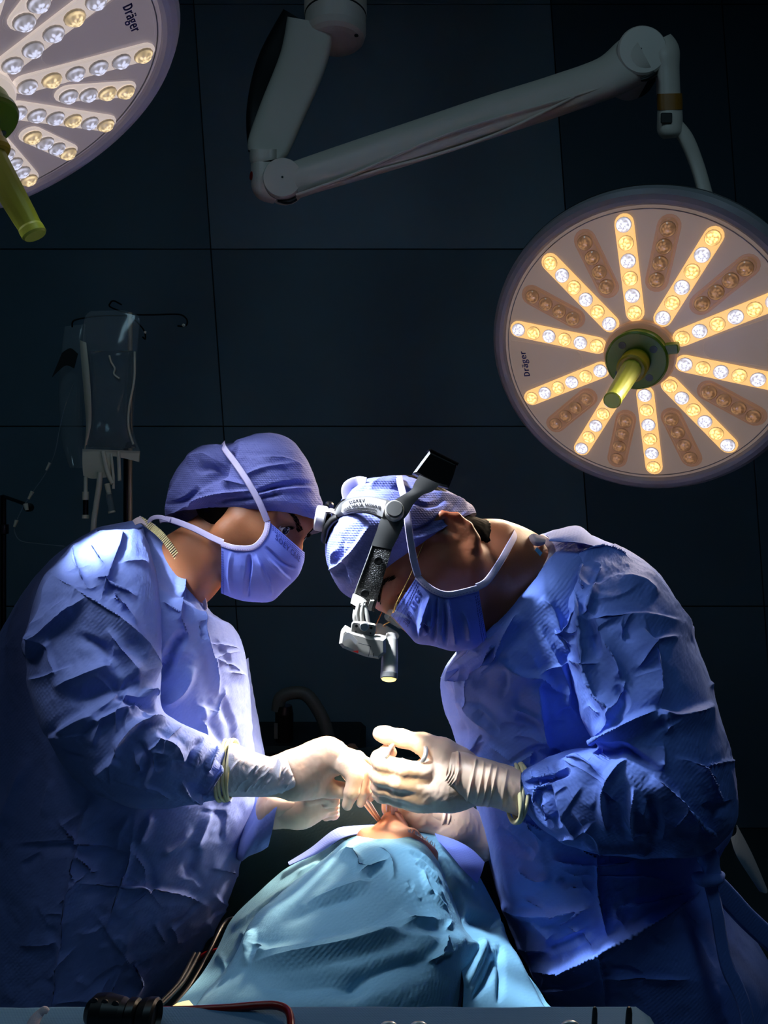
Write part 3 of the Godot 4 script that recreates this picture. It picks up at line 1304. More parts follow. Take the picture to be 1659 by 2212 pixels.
func build_arm() -> void:
	var t := thing("lamp_support", "pale folding support with two links from the ceiling column to the right lamp", "lamp support")
	# column: a stub hanging from the ceiling
	var c := P(725, 60, 2.25)
	var pr := [[0.0, -0.075], [0.06, -0.075], [0.075, -0.071], [0.084, -0.062], [0.089, -0.045], [0.089, 0.0]]
	wpart("column_cap", lathe(pr, 40, c + Vector3(0, 0.03, 0), Basis(Vector3.RIGHT, Vector3.FORWARD, Vector3.UP)), M.arm, t)
	wpart("column", lathe([[0.0905, 0.034], [0.0915, 0.038], [0.0915, 3.9 - c.y]], 40, c, Basis(Vector3.RIGHT, Vector3.FORWARD, Vector3.UP)), M.arm, t)
	wpart("column_joint", lathe([[0.086, 0.028], [0.0895, 0.030], [0.0895, 0.034], [0.086, 0.036]], 40, c, Basis(Vector3.RIGHT, Vector3.FORWARD, Vector3.UP)), M.seam, t)
	for q in [[-0.055, 0.05], [0.062, 0.04]]:
		wpart("screw", lathe([[0.006, -0.046], [0.006, -0.049], [0.0, -0.050]], 10, c + Vector3(q[0], 0.0, q[1]), Basis(Vector3.RIGHT, Vector3.FORWARD, Vector3.UP)), M.seam, t)
	# first link, square, from the column down to the elbow
	wpart("upper_link", capsule_beam([[672, 45, 2.25, 52, 0.05], [655, 130, 2.22, 52, 0.05], [610, 240, 2.16, 50, 0.05], [582, 310, 2.12, 47, 0.05], [574, 335, 2.11, 40, 0.05]], 40, 32, 1.0, 3.5), M.arm, t)
	wpart("link_dark_side", capsule_beam([[655, 45, 2.33, 50, 0.05], [600, 140, 2.30, 46, 0.05], [566, 240, 2.24, 34, 0.05], [558, 330, 2.21, 22, 0.045]], 30, 24, 1.0, 4.0), M.arm_dark, t, "dark side of the upper link")  # dark body along the left side of the link
	# elbow
	wpart("elbow_sleeve", capsule_beam([[570, 322, 2.10, 30, 0.055], [570, 340, 2.10, 31, 0.056], [571, 348, 2.10, 30, 0.055]], 8, 32), M.arm, t)
	wpart("elbow_gap", capsule_beam([[572, 336, 2.12, 29, 0.05], [572, 356, 2.12, 28, 0.05]], 5, 24), M.arm_dark, t)
	wpart("elbow", capsule_beam([[572, 349, 2.10, 30, 0.056], [572, 380, 2.10, 30, 0.058], [578, 405, 2.10, 32, 0.055], [602, 424, 2.10, 20, 0.05]], 20, 32, 1.0, 3.0), M.arm, t)
	var z := Basis(Vector3.RIGHT, Vector3.UP, Vector3.BACK)
	wpart("elbow_cover", lathe([[0.055, -0.04], [0.0525, 0.0], [0.0525, 0.006], [0.0505, 0.009], [0.0, 0.010]], 48, P(611, 386, 2.04), z), M.arm, t, "round elbow cover")
	wpart("elbow_ring", lathe([[0.0555, -0.03], [0.0555, -0.003], [0.0535, 0.0], [0.0525, 0.001]], 48, P(611, 386, 2.045), z), M.lamp_shell, t)
	wpart("cover_dot", lathe([[0.003, 0.0095], [0.003, 0.0105], [0.0, 0.0107]], 10, P(611, 386, 2.04), z), M.seam, t)
	wpart("red_mark", lathe([[0.011, 0.0], [0.011, 0.004], [0.0, 0.005]], 14, P(545, 380, 2.07), Basis(Vector3.UP, Vector3(0.5, 0, 0.86), Vector3(-0.86, 0, 0.5))), M.red_dot, t)
	wpart("elbow_notch", capsule_beam([[600, 432, 2.09, 5, 0.04], [622, 436, 2.08, 6, 0.045], [640, 428, 2.08, 6, 0.04]], 10, 16), M.arm_dark, t)
	# spring arm
	var pts := [[636, 390, 2.08, 40, 0.05], [690, 372, 2.07, 41, 0.052], [760, 350, 2.06, 43, 0.054], [900, 305, 2.04, 45, 0.055], [1060, 252, 2.02, 46, 0.055], [1200, 207, 2.00, 45, 0.055], [1310, 168, 1.98, 46, 0.055], [1370, 130, 1.97, 54, 0.056], [1392, 118, 1.965, 50, 0.056]]
	wpart("spring_arm", capsule_beam(pts, 90, 48, 1.0, 2.8), M.arm, t)
	# two raised ribs along its lower flank
	var rib := [[640, 422, 2.02], [760, 378, 2.005], [880, 325, 1.988], [1000, 278, 1.968], [1120, 242, 1.955], [1240, 208, 1.94], [1330, 180, 1.93]]
	var rib2 := [[690, 407, 2.022], [820, 368, 2.005], [940, 335, 1.99], [1060, 295, 1.972], [1150, 255, 1.958], [1240, 209, 1.94]]
	wpart("rib", tube(pcurve(rib, 50), 0.0045, 8), M.arm, t)
	wpart("rib", tube(pcurve(rib2, 50), 0.0045, 8), M.arm, t)
	wpart("end_cover", lathe([[0.063, -0.11], [0.0625, 0.0], [0.062, 0.006], [0.058, 0.010], [0.0, 0.011]], 48, P(1386, 112, 1.925), z), M.arm, t, "round cover at the top joint")
	wpart("cover_dot", lathe([[0.003, 0.0105], [0.003, 0.0115], [0.0, 0.0117]], 10, P(1381, 111, 1.925), z), M.seam, t)
	wpart("joint_ring", lathe([[0.0645, -0.1], [0.0645, 0.0], [0.063, 0.001]], 48, P(1390, 113, 1.935), z), M.seam, t)
	wpart("end_notch", capsule_beam([[1384, 172, 1.93, 5, 0.04], [1400, 168, 1.93, 7, 0.04], [1416, 158, 1.94, 7, 0.04]], 8, 16), M.arm_dark, t)
	# drop tube, yellow ring, clamp, yoke to the lamp
	wpart("drop_tube", capsule_beam([[1425, 84, 1.97, 26, 0.045], [1436, 110, 1.96, 32, 0.048], [1441, 150, 1.95, 27, 0.036], [1444, 205, 1.95, 26, 0.034]], 24, 32, 1.0, 2.4), M.arm, t)
	wpart("yellow_ring", capsule_beam([[1446, 202, 1.95, 27.5, 0.036], [1446.5, 220, 1.95, 28, 0.036], [1447, 237, 1.95, 27.5, 0.036]], 8, 32), M.yellow_ring, t)
	wpart("clamp", capsule_beam([[1447, 236, 1.95, 27, 0.035], [1447, 262, 1.95, 28, 0.037], [1447, 286, 1.95, 27, 0.036], [1448, 299, 1.95, 16, 0.024]], 16, 32, 1.0, 2.6), M.arm, t)
	wpart("clamp_window", prism(rrect(0.028, 0.026, 0.003), 0.0, 0.004, 0.001), M.seam, t).transform = Transform3D(Basis.IDENTITY, P(1439, 256, 1.913))
	wpart("yoke", capsule_beam([[1458, 268, 1.95, 16, 0.02], [1482, 300, 1.95, 17, 0.02], [1505, 355, 1.95, 16, 0.02], [1524, 420, 1.94, 16, 0.02], [1545, 500, 1.92, 17, 0.02], [1555, 600, 1.90, 17, 0.02], [1500, 700, 1.89, 17, 0.02]], 50, 24), M.arm, t)

# ================= people =================
class Head:
	var t: Transform3D
	var s := 1.0
	func w(x: float, y: float, z: float) -> Vector3:
		return t * (Vector3(x, y, z) * s)
	func frame(x: float, y: float, z: float) -> Transform3D:
		return Transform3D(t.basis, w(x, y, z))


func make_head(f: Vector3, u: Vector3, at: Vector3, s: float) -> Head:
	var h := Head.new()
	f = f.normalized()
	u = (u - f * f.dot(u)).normalized()
	h.t = Transform3D(Basis(f, u, f.cross(u)), at)
	h.s = s
	return h


func head_field(f: Field, h: Head, male: bool, ears: Array) -> void:
	var s := h.s
	f.egg(h.frame(-0.010, 0.010, 0), Vector3(0.091, 0.080, 0.073) * s, 0.02)
	f.egg(h.frame(0.030, -0.05, 0), Vector3(0.058, 0.078, 0.060) * s, 0.02)
	for z in [-1.0, 1.0]:
		f.cone(h.w(0.0, -0.075, 0.054 * z), h.w(0.060, -0.110, 0.016 * z), 0.017 * s, 0.016 * s, 0.03)      # jaw
		f.cone(h.w(0.004, -0.04, 0.058 * z), h.w(0.0, -0.08, 0.053 * z), 0.014 * s, 0.016 * s, 0.02)
		f.cone(h.w(0.060, -0.05, 0.040 * z), h.w(0.022, -0.042, 0.060 * z), 0.016 * s, 0.012 * s, 0.02)    # cheekbone
		f.cone(h.w(0.078, -0.006, 0.010 * z), h.w(0.058, -0.004, 0.050 * z), 0.012 * s, 0.010 * s, 0.014)   # brow
		f.egg(h.frame(0.084, -0.060, 0.012 * z), Vector3(0.010, 0.008, 0.008) * s, 0.008)
	f.cone(h.w(0.068, -0.115, 0), h.w(0.064, -0.112, 0), 0.016 * s, 0.016 * s, 0.02)    # chin
	f.cone(h.w(0.082, -0.014, 0), h.w(0.093, -0.056, 0), 0.0085 * s, 0.0105 * s, 0.012)   # nose
	f.cone(h.w(0.078, -0.088, 0.016), h.w(0.078, -0.088, -0.016), 0.008 * s, 0.008 * s, 0.01)
	f.cone(h.w(0.076, -0.099, 0.012), h.w(0.076, -0.099, -0.012), 0.008 * s, 0.008 * s, 0.01)
	for z in [-1.0, 1.0]:
		f.dent(h.frame(0.092, -0.0255, 0.031 * z), Vector3(0.020, 0.0135, 0.021) * s, 0.014)
	for q in ears:                                        # outer ear: rim, lobe, plate; q = [x, y, z, side]
		var z: float = q[3]
		var ex: float = q[0]
		var ey: float = q[1]
		var ez: float = q[2]
		var rim := [Vector3(0.010, 0.006, 0.002), Vector3(0.012, 0.022, 0.004), Vector3(0.002, 0.032, 0.008), Vector3(-0.012, 0.028, 0.013), Vector3(-0.019, 0.010, 0.016), Vector3(-0.016, -0.010, 0.014), Vector3(-0.006, -0.026, 0.009), Vector3(0.003, -0.030, 0.005)]
		for k in rim.size() - 1:
			var a: Vector3 = rim[k]
			var b: Vector3 = rim[k + 1]
			f.cone(h.w(ex + a.x, ey + a.y, z * (ez + a.z)), h.w(ex + b.x, ey + b.y, z * (ez + b.z)), 0.0042 * s, (0.0042 if k < 5 else 0.0062) * s, 0.004)
		f.egg(Transform3D(h.t.basis * Basis(Vector3.UP, 0.35 * z), h.w(ex - 0.004, ey, z * (ez + 0.004))), Vector3(0.013, 0.026, 0.0045) * s, 0.006)
		f.cone(h.w(ex - 0.010, ey + 0.016, z * (ez + 0.012)), h.w(ex - 0.009, ey - 0.012, z * (ez + 0.010)), 0.003 * s, 0.003 * s, 0.005)
		f.egg(h.frame(ex + 0.009, ey - 0.004, z * (ez + 0.003)), Vector3(0.005, 0.006, 0.005) * s, 0.005)


func eye(parent: Node3D, h: Head, side: float, open: float, look: Vector3) -> void:
	var c := h.w(0.0675, -0.0245, 0.0285 * side)
	var r := 0.0122 * h.s
	var b := h.t.basis
	var n := (b * look).normalized()
	var x := b.y.cross(n).normalized()
	var eb := Basis(x, n.cross(x), n)
	var ball := wpart("eye", lathe([[0.0, -r], [r * 0.7, -r * 0.71], [r, 0.0], [r * 0.92, r * 0.39], [r * 0.7, r * 0.71], [r * 0.45, r * 0.893], [r * 0.0, r]], 24, c, eb), M.eye_white, parent)
	wpart("iris", lathe([[r * 0.50, r * 0.875], [r * 0.42, r * 0.925], [r * 0.22, r * 0.99], [0.0, r * 1.01]], 20, c, eb), M.iris, ball)
	wpart("pupil", lathe([[r * 0.22, r * 0.985], [r * 0.15, r * 1.015], [0.0, r * 1.025]], 16, c, eb), M.pupil, ball)
	# lids: patches of a slightly larger ball, upper and lower
	var s := Soup.new()
	var up := lerpf(-0.25, 0.62, open)
	for lid in 2:
		var g := []
		for i in 9:
			var row := PackedVector3Array()
			for j in 15:
				var az := lerpf(-1.25, 1.25, j / 14.0)
				var edge := (up if lid == 0 else -0.50) * cos(az * 1.15)
				var el := lerpf(edge, 1.35 if lid == 0 else -1.3, i / 8.0)
				var rr := r * (1.09 if i > 0 else 1.02)
				row.append(c + (b.x * cos(el) * cos(az) + b.y * sin(el) + b.z * cos(el) * sin(az)) * rr)
			g.append(row)
		grid_into(s, g, false, lid == 0)
	wpart("eyelids", done(s), M.skin_light if open > 0.5 else M.skin_tan, parent)
	var l := Soup.new()
	for j in 22:
		var az := lerpf(-1.1, 1.1, j / 21.0)
		var el := up * cos(az * 1.15)
		var d := (b.x * cos(el) * cos(az) + b.y * sin(el) + b.z * cos(el) * sin(az))
		var p := c + d * r * 1.09
		var q := p + (d * 1.0 + b.y * 0.2 + b.z * sin(az) * 0.6).normalized() * 0.0075 * h.s
		tube_into(l, PackedVector3Array([p, p.lerp(q, 0.5) - b.y * 0.0008, q]), PackedFloat32Array([0.00055, 0.0004, 0.0001]), 4)
	wpart("eyelashes", done(l), M.hair, parent)


func brow(parent: Node3D, f: Field, h: Head, side: float, pts: Array) -> void:    # hairs along a line over the eye, standing on the skin
	var s := Soup.new()
	var line := curve(pts, 60)
	for i in 150:
		var t := rng.randf()
		var p: Vector3 = line[int(t * 59)]
		var wd := 0.0042 * (1.0 - 0.6 * t)
		p = h.w(p.x, p.y + rng.randf_range(-wd, wd), p.z * side)
		for k in 3:
			p += h.t.basis.x * -f.at(p) * 0.9
		var dir := (h.t.basis * Vector3(-0.25, 0.35 - 0.6 * t, side)).normalized()
		tube_into(s, PackedVector3Array([p - dir * 0.001, p + dir * 0.003 + h.t.basis.x * 0.0008, p + dir * 0.007]), PackedFloat32Array([0.0006, 0.0005, 0.0001]), 4)
	wpart("eyebrow", done(s), M.hair, parent)


# ---- face mask: fan between the bound edge (inner) and the outer outline, then round to the far side
func mask_grid(inner: Array, outer: Array, ns: int, nt: int, far := 1.75) -> Array:
	var g := []
	for i in nt:
		var t := float(i) / (nt - 1)
		var a := spline(inner, t)
		var b := spline(outer, t)
		var row := PackedVector3Array()
		for j in ns:
			var w := far * j / (ns - 1)
			var u := sin(w * PI / 2)
			var v := cos(w * PI / 2)
			row.append(P(lerpf(a[0], b[0], u), lerpf(a[1], b[1], u), b[2] - (b[2] - a[2]) * v))
		g.append(row)
	return g


func on_grid(g: Array, i: float, j: float) -> Vector3:
	var r := clampi(int(i), 0, g.size() - 2)
	var c := clampi(int(j), 0, g[0].size() - 2)
	var a: Vector3 = g[r][c].lerp(g[r][c + 1], j - c)
	var b: Vector3 = g[r + 1][c].lerp(g[r + 1][c + 1], j - c)
	return a.lerp(b, i - r)


func stitches(line: PackedVector3Array, dash: float, gap: float, w: float, lift: Vector3) -> ArrayMesh:
	var s := Soup.new()
	var acc := 0.0
	var on := true
	var start := line[0]
	for i in line.size() - 1:
		acc += line[i].distance_to(line[i + 1])
		if acc > (dash if on else gap):
			if on:
				tube_into(s, PackedVector3Array([start + lift, line[i + 1] + lift]), PackedFloat32Array([w, w]), 5)
			start = line[i + 1]
			acc = 0.0
			on = not on
	return done(s)


func build_mask(parent: Node3D, inner: Array, outer: Array, folds: Array, text_at: Array, rows_stitched: Array, mirror: bool) -> void:
	var ns := 110
	var nt := 120
	var g := mask_grid(inner, outer, ns, nt)
	var out := 1.0
	var nrm := grid_normals(g, false)
	if (nrm[nt / 2][20] as Vector3).z < 0.0:
		out = -1.0
	sculpt(g, false, folds, out)
	crumple(g, false, 0.0012, 26.0, Vector3.ONE, out, 11)
	var s := Soup.new()
	slab_into(s, g, 0.0012)
	var m := wpart("mask", done(s), M.mask, parent, "blue pleated face mask")
	# seams
	var up := Vector3.BACK * 0.0004
	for q in rows_stitched:       # [row fraction, from, to] along the rows, or columns when negative
		var line := PackedVector3Array()
		for j in 200:
			var k := lerpf(q[1], q[2], j / 199.0)
			line.append(on_grid(g, q[0] * (nt - 1), k * (ns - 1) / 1.75))
		wpart("seam", stitches(line, 0.0022, 0.0012, 0.00035, up), M.stitch, m)
	# lettering along the upper seam: [row fraction, column middle, height m, flipped]
	var rf: float = text_at[0]
	var cm: float = text_at[1]
	var fl: float = text_at[3]
	var i0 := rf * (nt - 1)
	var j0 := cm * (ns - 1) / 1.75
	var e := 1.0
	var mid := on_grid(g, i0, j0)
	var lj := on_grid(g, i0, j0 + 2.0).distance_to(on_grid(g, i0, j0 - 2.0)) / 4.0
	var li := on_grid(g, i0 + 2.0, j0).distance_to(on_grid(g, i0 - 2.0, j0)) / 4.0
	var tx := letters("SOEY CARE", text_at[2], func(x, y, o): return on_grid(g, i0 - y * fl / li, j0 + x / lj) + Vector3.BACK * (0.0004 + o * 0.4))
	wpart("lettering", tx, M.print, m, "dark blue lettering along the seam")
	# bound edge
	var edge := PackedVector3Array()
	for i in nt:
		edge.append(g[i][1] + Vector3.BACK * 0.001)
	wpart("edge_binding", ribbon(edge, 0.0085, Vector3.BACK, 0.12), M.mask_trim, m)
	var es := PackedVector3Array()
	for i in 100:
		es.append(g[int(i * (nt - 1) / 99.0)][2] + Vector3.BACK * 0.0021)
	wpart("seam", stitches(es, 0.0015, 0.0015, 0.0003, Vector3.ZERO), M.stitch, m)


func band_strap(parent: Node3D, pts: Array, w: float, called := "mask_strap") -> void:
	var line := pcurve(pts, 60)
	wpart(called, ribbon(line, w, Vector3.BACK, 0.1), M.mask_trim, parent, "white mask strap")


func small_creases(n: int, x0: float, y0: float, x1: float, y1: float, steep := 0.0) -> Array:     # many short sharp creases of papery cloth
	var out := []
	for k in n:
		var x := rng.randf_range(x0, x1)
		var y := rng.randf_range(y0, y1)
		var a := rng.randf() * PI + steep
		var l := rng.randf_range(18, 60)
		var b := a + rng.randf_range(-0.5, 0.5)
		var up := 1.0 if rng.randf() < 0.65 else -1.0
		var wide := rng.randf_range(14, 40)
		var thin := rng.randf_range(4, 7)
		out.append([up * rng.randf_range(1.6, 4.2), thin if k % 2 == 0 else wide, wide if k % 2 == 0 else thin, x - cos(a) * l, y - sin(a) * l, x, y, x + cos(b) * l, y + sin(b) * l])
	return out


func gown_part(called: String, rows: Array, nr: int, nc: int, folds: Array, parent: Node3D, mt: Material, cr_amp := 0.003, cr_freq := 9.0, pw := 2.2, label := "", stretch := Vector3.ONE) -> MeshInstance3D:
	var s := Soup.new()
	gown_into(s, rows, nr, nc, folds, cr_amp, cr_freq, pw, stretch)
	return wpart(called, done(s), mt, parent, label)


func gown_into(s: Soup, rows: Array, nr: int, nc: int, folds: Array, cr_amp := 0.003, cr_freq := 9.0, pw := 2.2, stretch := Vector3.ONE) -> void:
	var g := loft(rows, nr, nc, pw)
	var out := facing(g)
	sculpt(g, true, folds, out)
	if cr_amp > 0.0:
		crumple(g, true, cr_amp, cr_freq, stretch, out, nr)
		crumple(g, true, cr_amp * 0.55, cr_freq * 2.6, stretch, out, nr + 5)
	grid_into(s, g, true, out < 0.0)


func build_woman() -> void:
	var t := thing("person", "surgeon at the left in blue gown, cap and mask leaning right over the patient", "person", P(150, 1700, 1.3) * Vector3(1, 0, 1))
	var h := make_head(Vector3(0.79, -0.44, 0.42), Vector3(0.49, 0.87, 0), P(577, 1080, 1.25), 1.0)
	# body: head and neck fine, the rest under the gown coarse, one mesh
	var f := Field.new()
	head_field(f, h, false, [])
	limb(f, [[480, 1150, 1.27, 60], [440, 1195, 1.28, 64], [395, 1235, 1.30, 74], [340, 1290, 1.33, 80]], 0.03)
	f.cone(h.w(0.012, -0.07, 0.045), P(420, 1270, 1.27), 0.022, 0.020, 0.03)
	var s := Soup.new()
	nets(s, f, 0.0028)
	var fb := Field.new()
	limb(fb, [[395, 1235, 1.30, 74], [330, 1300, 1.33, 90], [300, 1420, 1.35, 130], [290, 1650, 1.36, 135], [230, 1900, 1.38, 130]], 0.05)
	limb(fb, [[300, 1330, 1.26, 70], [200, 1300, 1.18, 62], [190, 1440, 1.12, 52], [240, 1640, 1.08, 48], [370, 1670, 1.09, 40], [500, 1663, 1.10, 34]], 0.03)
	limb(fb, [[330, 1330, 1.40, 70], [380, 1400, 1.46, 55], [440, 1600, 1.40, 48], [480, 1690, 1.36, 30]], 0.03)
	for z in [1.28, 1.48]:
		limb(fb, [[200, 1900, z, 90], [150, 2400, z, 70]], 0.04)
		var kn := P(150, 2400, z)
		fb.cone(kn, Vector3(kn.x, 0.09, kn.z), 0.055, 0.042, 0.03)
		fb.cone(Vector3(kn.x - 0.03, 0.045, kn.z), Vector3(kn.x + 0.14, 0.035, kn.z), 0.045, 0.034, 0.03)
	nets(s, fb, 0.016)
	wpart("body", done(s), M.skin_light, t)
	eye(t, h, 1.0, 1.0, Vector3(0.90, 0.02, 0.30))
	eye(t, h, -1.0, 1.0, Vector3(0.90, 0.02, 0.30))
	var bl := [Vector3(0.094, -0.014, 0.012), Vector3(0.092, -0.003, 0.026), Vector3(0.084, 0.005, 0.040), Vector3(0.070, 0.003, 0.056)]
	brow(t, f, h, 1.0, bl)
	brow(t, f, h, -1.0, bl)
	# hair showing under the cap
	var fh := Field.new()
	fh.egg(h.frame(-0.035, -0.020, 0), Vector3(0.075, 0.068, 0.073), 0.02)
	fh.egg(h.frame(-0.065, -0.035, 0), Vector3(0.052, 0.046, 0.066), 0.02)
	var hs := Soup.new()
	var hn := FastNoiseLite.new()
	hn.frequency = 90.0
	fh.ripple = func(p): return hn.get_noise_3d(p.x * 0.3, p.y, p.z) * 0.002
	nets(hs, fh, 0.004)
	wpart("hair", done(hs), M.hair, t, "dark hair under the cap edge")
	# cap
	var cap := [[357, 1120, 702, 1140, 1.262, 0.083, -30, -0.085], [356, 1092, 702, 1108, 1.262, 0.095, -18, -0.085], [362, 1056, 692, 1066, 1.262, 0.098, 0, -0.08], [376, 1020, 677, 1022, 1.262, 0.097, 0, -0.07], [404, 986, 660, 985, 1.262, 0.091, 0, -0.06], [435, 962, 636, 955, 1.262, 0.078, 0, -0.05], [478, 957, 612, 940, 1.262, 0.060, 0, -0.03], [520, 946, 582, 934, 1.262, 0.034, 0, -0.01], [548, 938, 552, 936, 1.262, 0.003, 0, 0.0]]
	var cf := [[-16, 26, 30, 505, 945, 482, 990, 470, 1030, 440, 1062], [9, 24, 26, 402, 1000, 440, 985, 480, 1000], [-9, 14, 22, 425, 1020, 440, 1008, 458, 1016, 452, 1040],
		[8, 8, 26, 405, 1105, 440, 1060, 478, 1035, 540, 1050], [-6, 8, 20, 362, 1092, 400, 1078, 428, 1052], [6, 6, 16, 372, 1110, 420, 1082, 470, 1066, 560, 1058],
		[-7, 8, 16, 540, 1068, 590, 1052, 640, 1042, 680, 1044], [5, 7, 10, 530, 1080, 600, 1058, 680, 1052], [-5, 7, 12, 500, 1085, 560, 1074, 610, 1062], [4, 6, 10, 520, 1030, 570, 1010, 640, 1000],
		[-4, 6, 10, 470, 1088, 520, 1076], [3, 6, 12, 560, 985, 620, 990, 660, 1010], [4, 8, 20, 360, 1118, 366, 1075, 385, 1030]]
	var g := loft(cap, 130, 200, 2.1)
	var out := facing(g)
	sculpt(g, true, cf, out)
	crumple(g, true, 0.0022, 22.0, Vector3(1, 1.6, 1), out, 5)
	crumple(g, true, 0.0008, 70.0, Vector3(1, 1.6, 1), out, 6)
	wpart("cap", grid_mesh(g, true, out < 0.0), M.cap, t, "blue bouffant cap with a bun")
	# mask and straps
	build_mask(t, [[577, 1123, 1.158], [571, 1152, 1.152], [548, 1178, 1.148], [512, 1181, 1.150], [478, 1172, 1.162]],
		[[659, 1194, 1.20], [657, 1214, 1.20], [644, 1245, 1.20], [617, 1272, 1.20], [590, 1298, 1.20], [552, 1302, 1.205], [510, 1295, 1.21], [477, 1282, 1.215]],
		[[-5, 5, 12, 540, 1198, 541, 1225, 536, 1262, 536, 1290], [5, 5, 14, 553, 1200, 568, 1228, 582, 1256, 588, 1288], [-4, 4, 10, 566, 1222, 580, 1252, 586, 1276], [4, 6, 10, 580, 1205, 606, 1234, 628, 1254], [-3, 5, 8, 572, 1180, 612, 1215, 640, 1226], [3, 8, 8, 500, 1190, 495, 1240, 500, 1285]],
		[0.15, 0.44, 0.0084, 1.0], [[0.035, 0.1, 1.0], [0.075, 0.1, 1.0], [0.10, 0.1, 1.0], [0.965, 0.1, 0.95], [0.985, 0.1, 0.95]], false)
	band_strap(t, [[577, 1125, 1.156], [560, 1085, 1.150], [535, 1040, 1.150], [510, 1003, 1.162], [487, 972, 1.185], [482, 962, 1.23], [482, 956, 1.28]], 0.0098)
	band_strap(t, [[482, 1172, 1.160], [455, 1160, 1.172], [415, 1140, 1.195], [372, 1124, 1.225], [352, 1122, 1.255], [345, 1126, 1.30]], 0.0098)
	band_strap(t, [[367, 1124, 1.225], [345, 1117, 1.235], [328, 1120, 1.245], [323, 1130, 1.25], [334, 1138, 1.25]], 0.007)
	# gown: trunk and both sleeves
	var trunk := [[296, 1122, 436, 1296, 1.315, 0.055, -20], [262, 1126, 452, 1316, 1.32, 0.085, -10], [205, 1140, 475, 1335, 1.325, 0.125, 8], [140, 1182, 505, 1350, 1.33, 0.165, 0], [75, 1242, 525, 1388, 1.33, 0.185, 0], [18, 1325, 538, 1450, 1.33, 0.190, 0], [-24, 1420, 548, 1540, 1.33, 0.185, 0], [-48, 1540, 556, 1650, 1.33, 0.18, 0], [-60, 1680, 557, 1760, 1.33, 0.185, 0], [-68, 1820, 538, 1860, 1.33, 0.19, 0], [-75, 1950, 498, 1965, 1.33, 0.20, 0], [-80, 2070, 430, 2075, 1.34, 0.205, 0], [-85, 2190, 345, 2190, 1.35, 0.21, 0], [-90, 2450, 240, 2450, 1.38, 0.21, 0], [-95, 2720, 190, 2720, 1.40, 0.215, 0]]
	var tf := [[8, 14, 18, 398, 1219, 391, 1303, 383, 1346], [12, 18, 22, 418, 1440, 394, 1494, 350, 1525], [-14, 18, 22, 401, 1364, 376, 1407, 358, 1444, 336, 1469], [7, 10, 18, 424, 1290, 443, 1330, 450, 1385, 470, 1454, 474, 1510], [3, 5, 14, 455, 1389, 500, 1395, 537, 1404],
		[6, 16, 30, 438, 1500, 448, 1600, 440, 1690], [-5, 14, 24, 478, 1500, 500, 1560, 505, 1620], [5, 6, 9, 295, 1738, 280, 1854, 258, 1921, 235, 1985, 234, 2005], [4, 5, 8, 191, 1955, 239, 2022, 303, 2108, 305, 2149], [-5, 8, 30, 26, 1832, 164, 1828, 280, 1854], [3.5, 5, 22, 164, 1903, 262, 1914, 389, 1929, 463, 1962],
		[12, 70, 14, 200, 1700, 164, 1832, 149, 1936, 131, 2067, 112, 2194, 100, 2300], [6, 45, 8, 120, 2157, 220, 2166, 330, 2174], [-6, 20, 26, 426, 1832, 407, 1899], [6, 18, 22, 460, 1742, 422, 1839], [3, 5, 8, 333, 1992, 362, 2045], [5, 10, 14, 164, 1832, 200, 1876, 205, 1890], [8, 20, 40, 60, 1640, 20, 1740, -10, 1830],
		[4, 6, 10, 158, 1870, 170, 1903, 152, 1936], [5, 20, 20, 330, 1760, 300, 1830], [4, 16, 16, 350, 1850, 380, 1830, 420, 1790]]
	var sl := [[205, 1142, 312, 1140, 1.24, 0.06, 0], [150, 1180, 332, 1190, 1.215, 0.085, 0], [98, 1240, 345, 1262, 1.185, 0.102, 0], [66, 1320, 352, 1350, 1.16, 0.108, 0], [54, 1405, 352, 1430, 1.14, 0.104, 0], [60, 1490, 350, 1490, 1.115, 0.098, 0], [92, 1590, 356, 1530, 1.09, 0.088, 0], [165, 1695, 384, 1550, 1.075, 0.080, 0], [262, 1743, 420, 1568, 1.072, 0.076, 0], [350, 1750, 448, 1582, 1.078, 0.068, 0], [415, 1742, 466, 1594, 1.086, 0.055, 0], [448, 1733, 478, 1602, 1.092, 0.046, 0], [476, 1726, 486, 1607, 1.097, 0.040, 0], [486, 1718, 494, 1614, 1.10, 0.036, 0]]
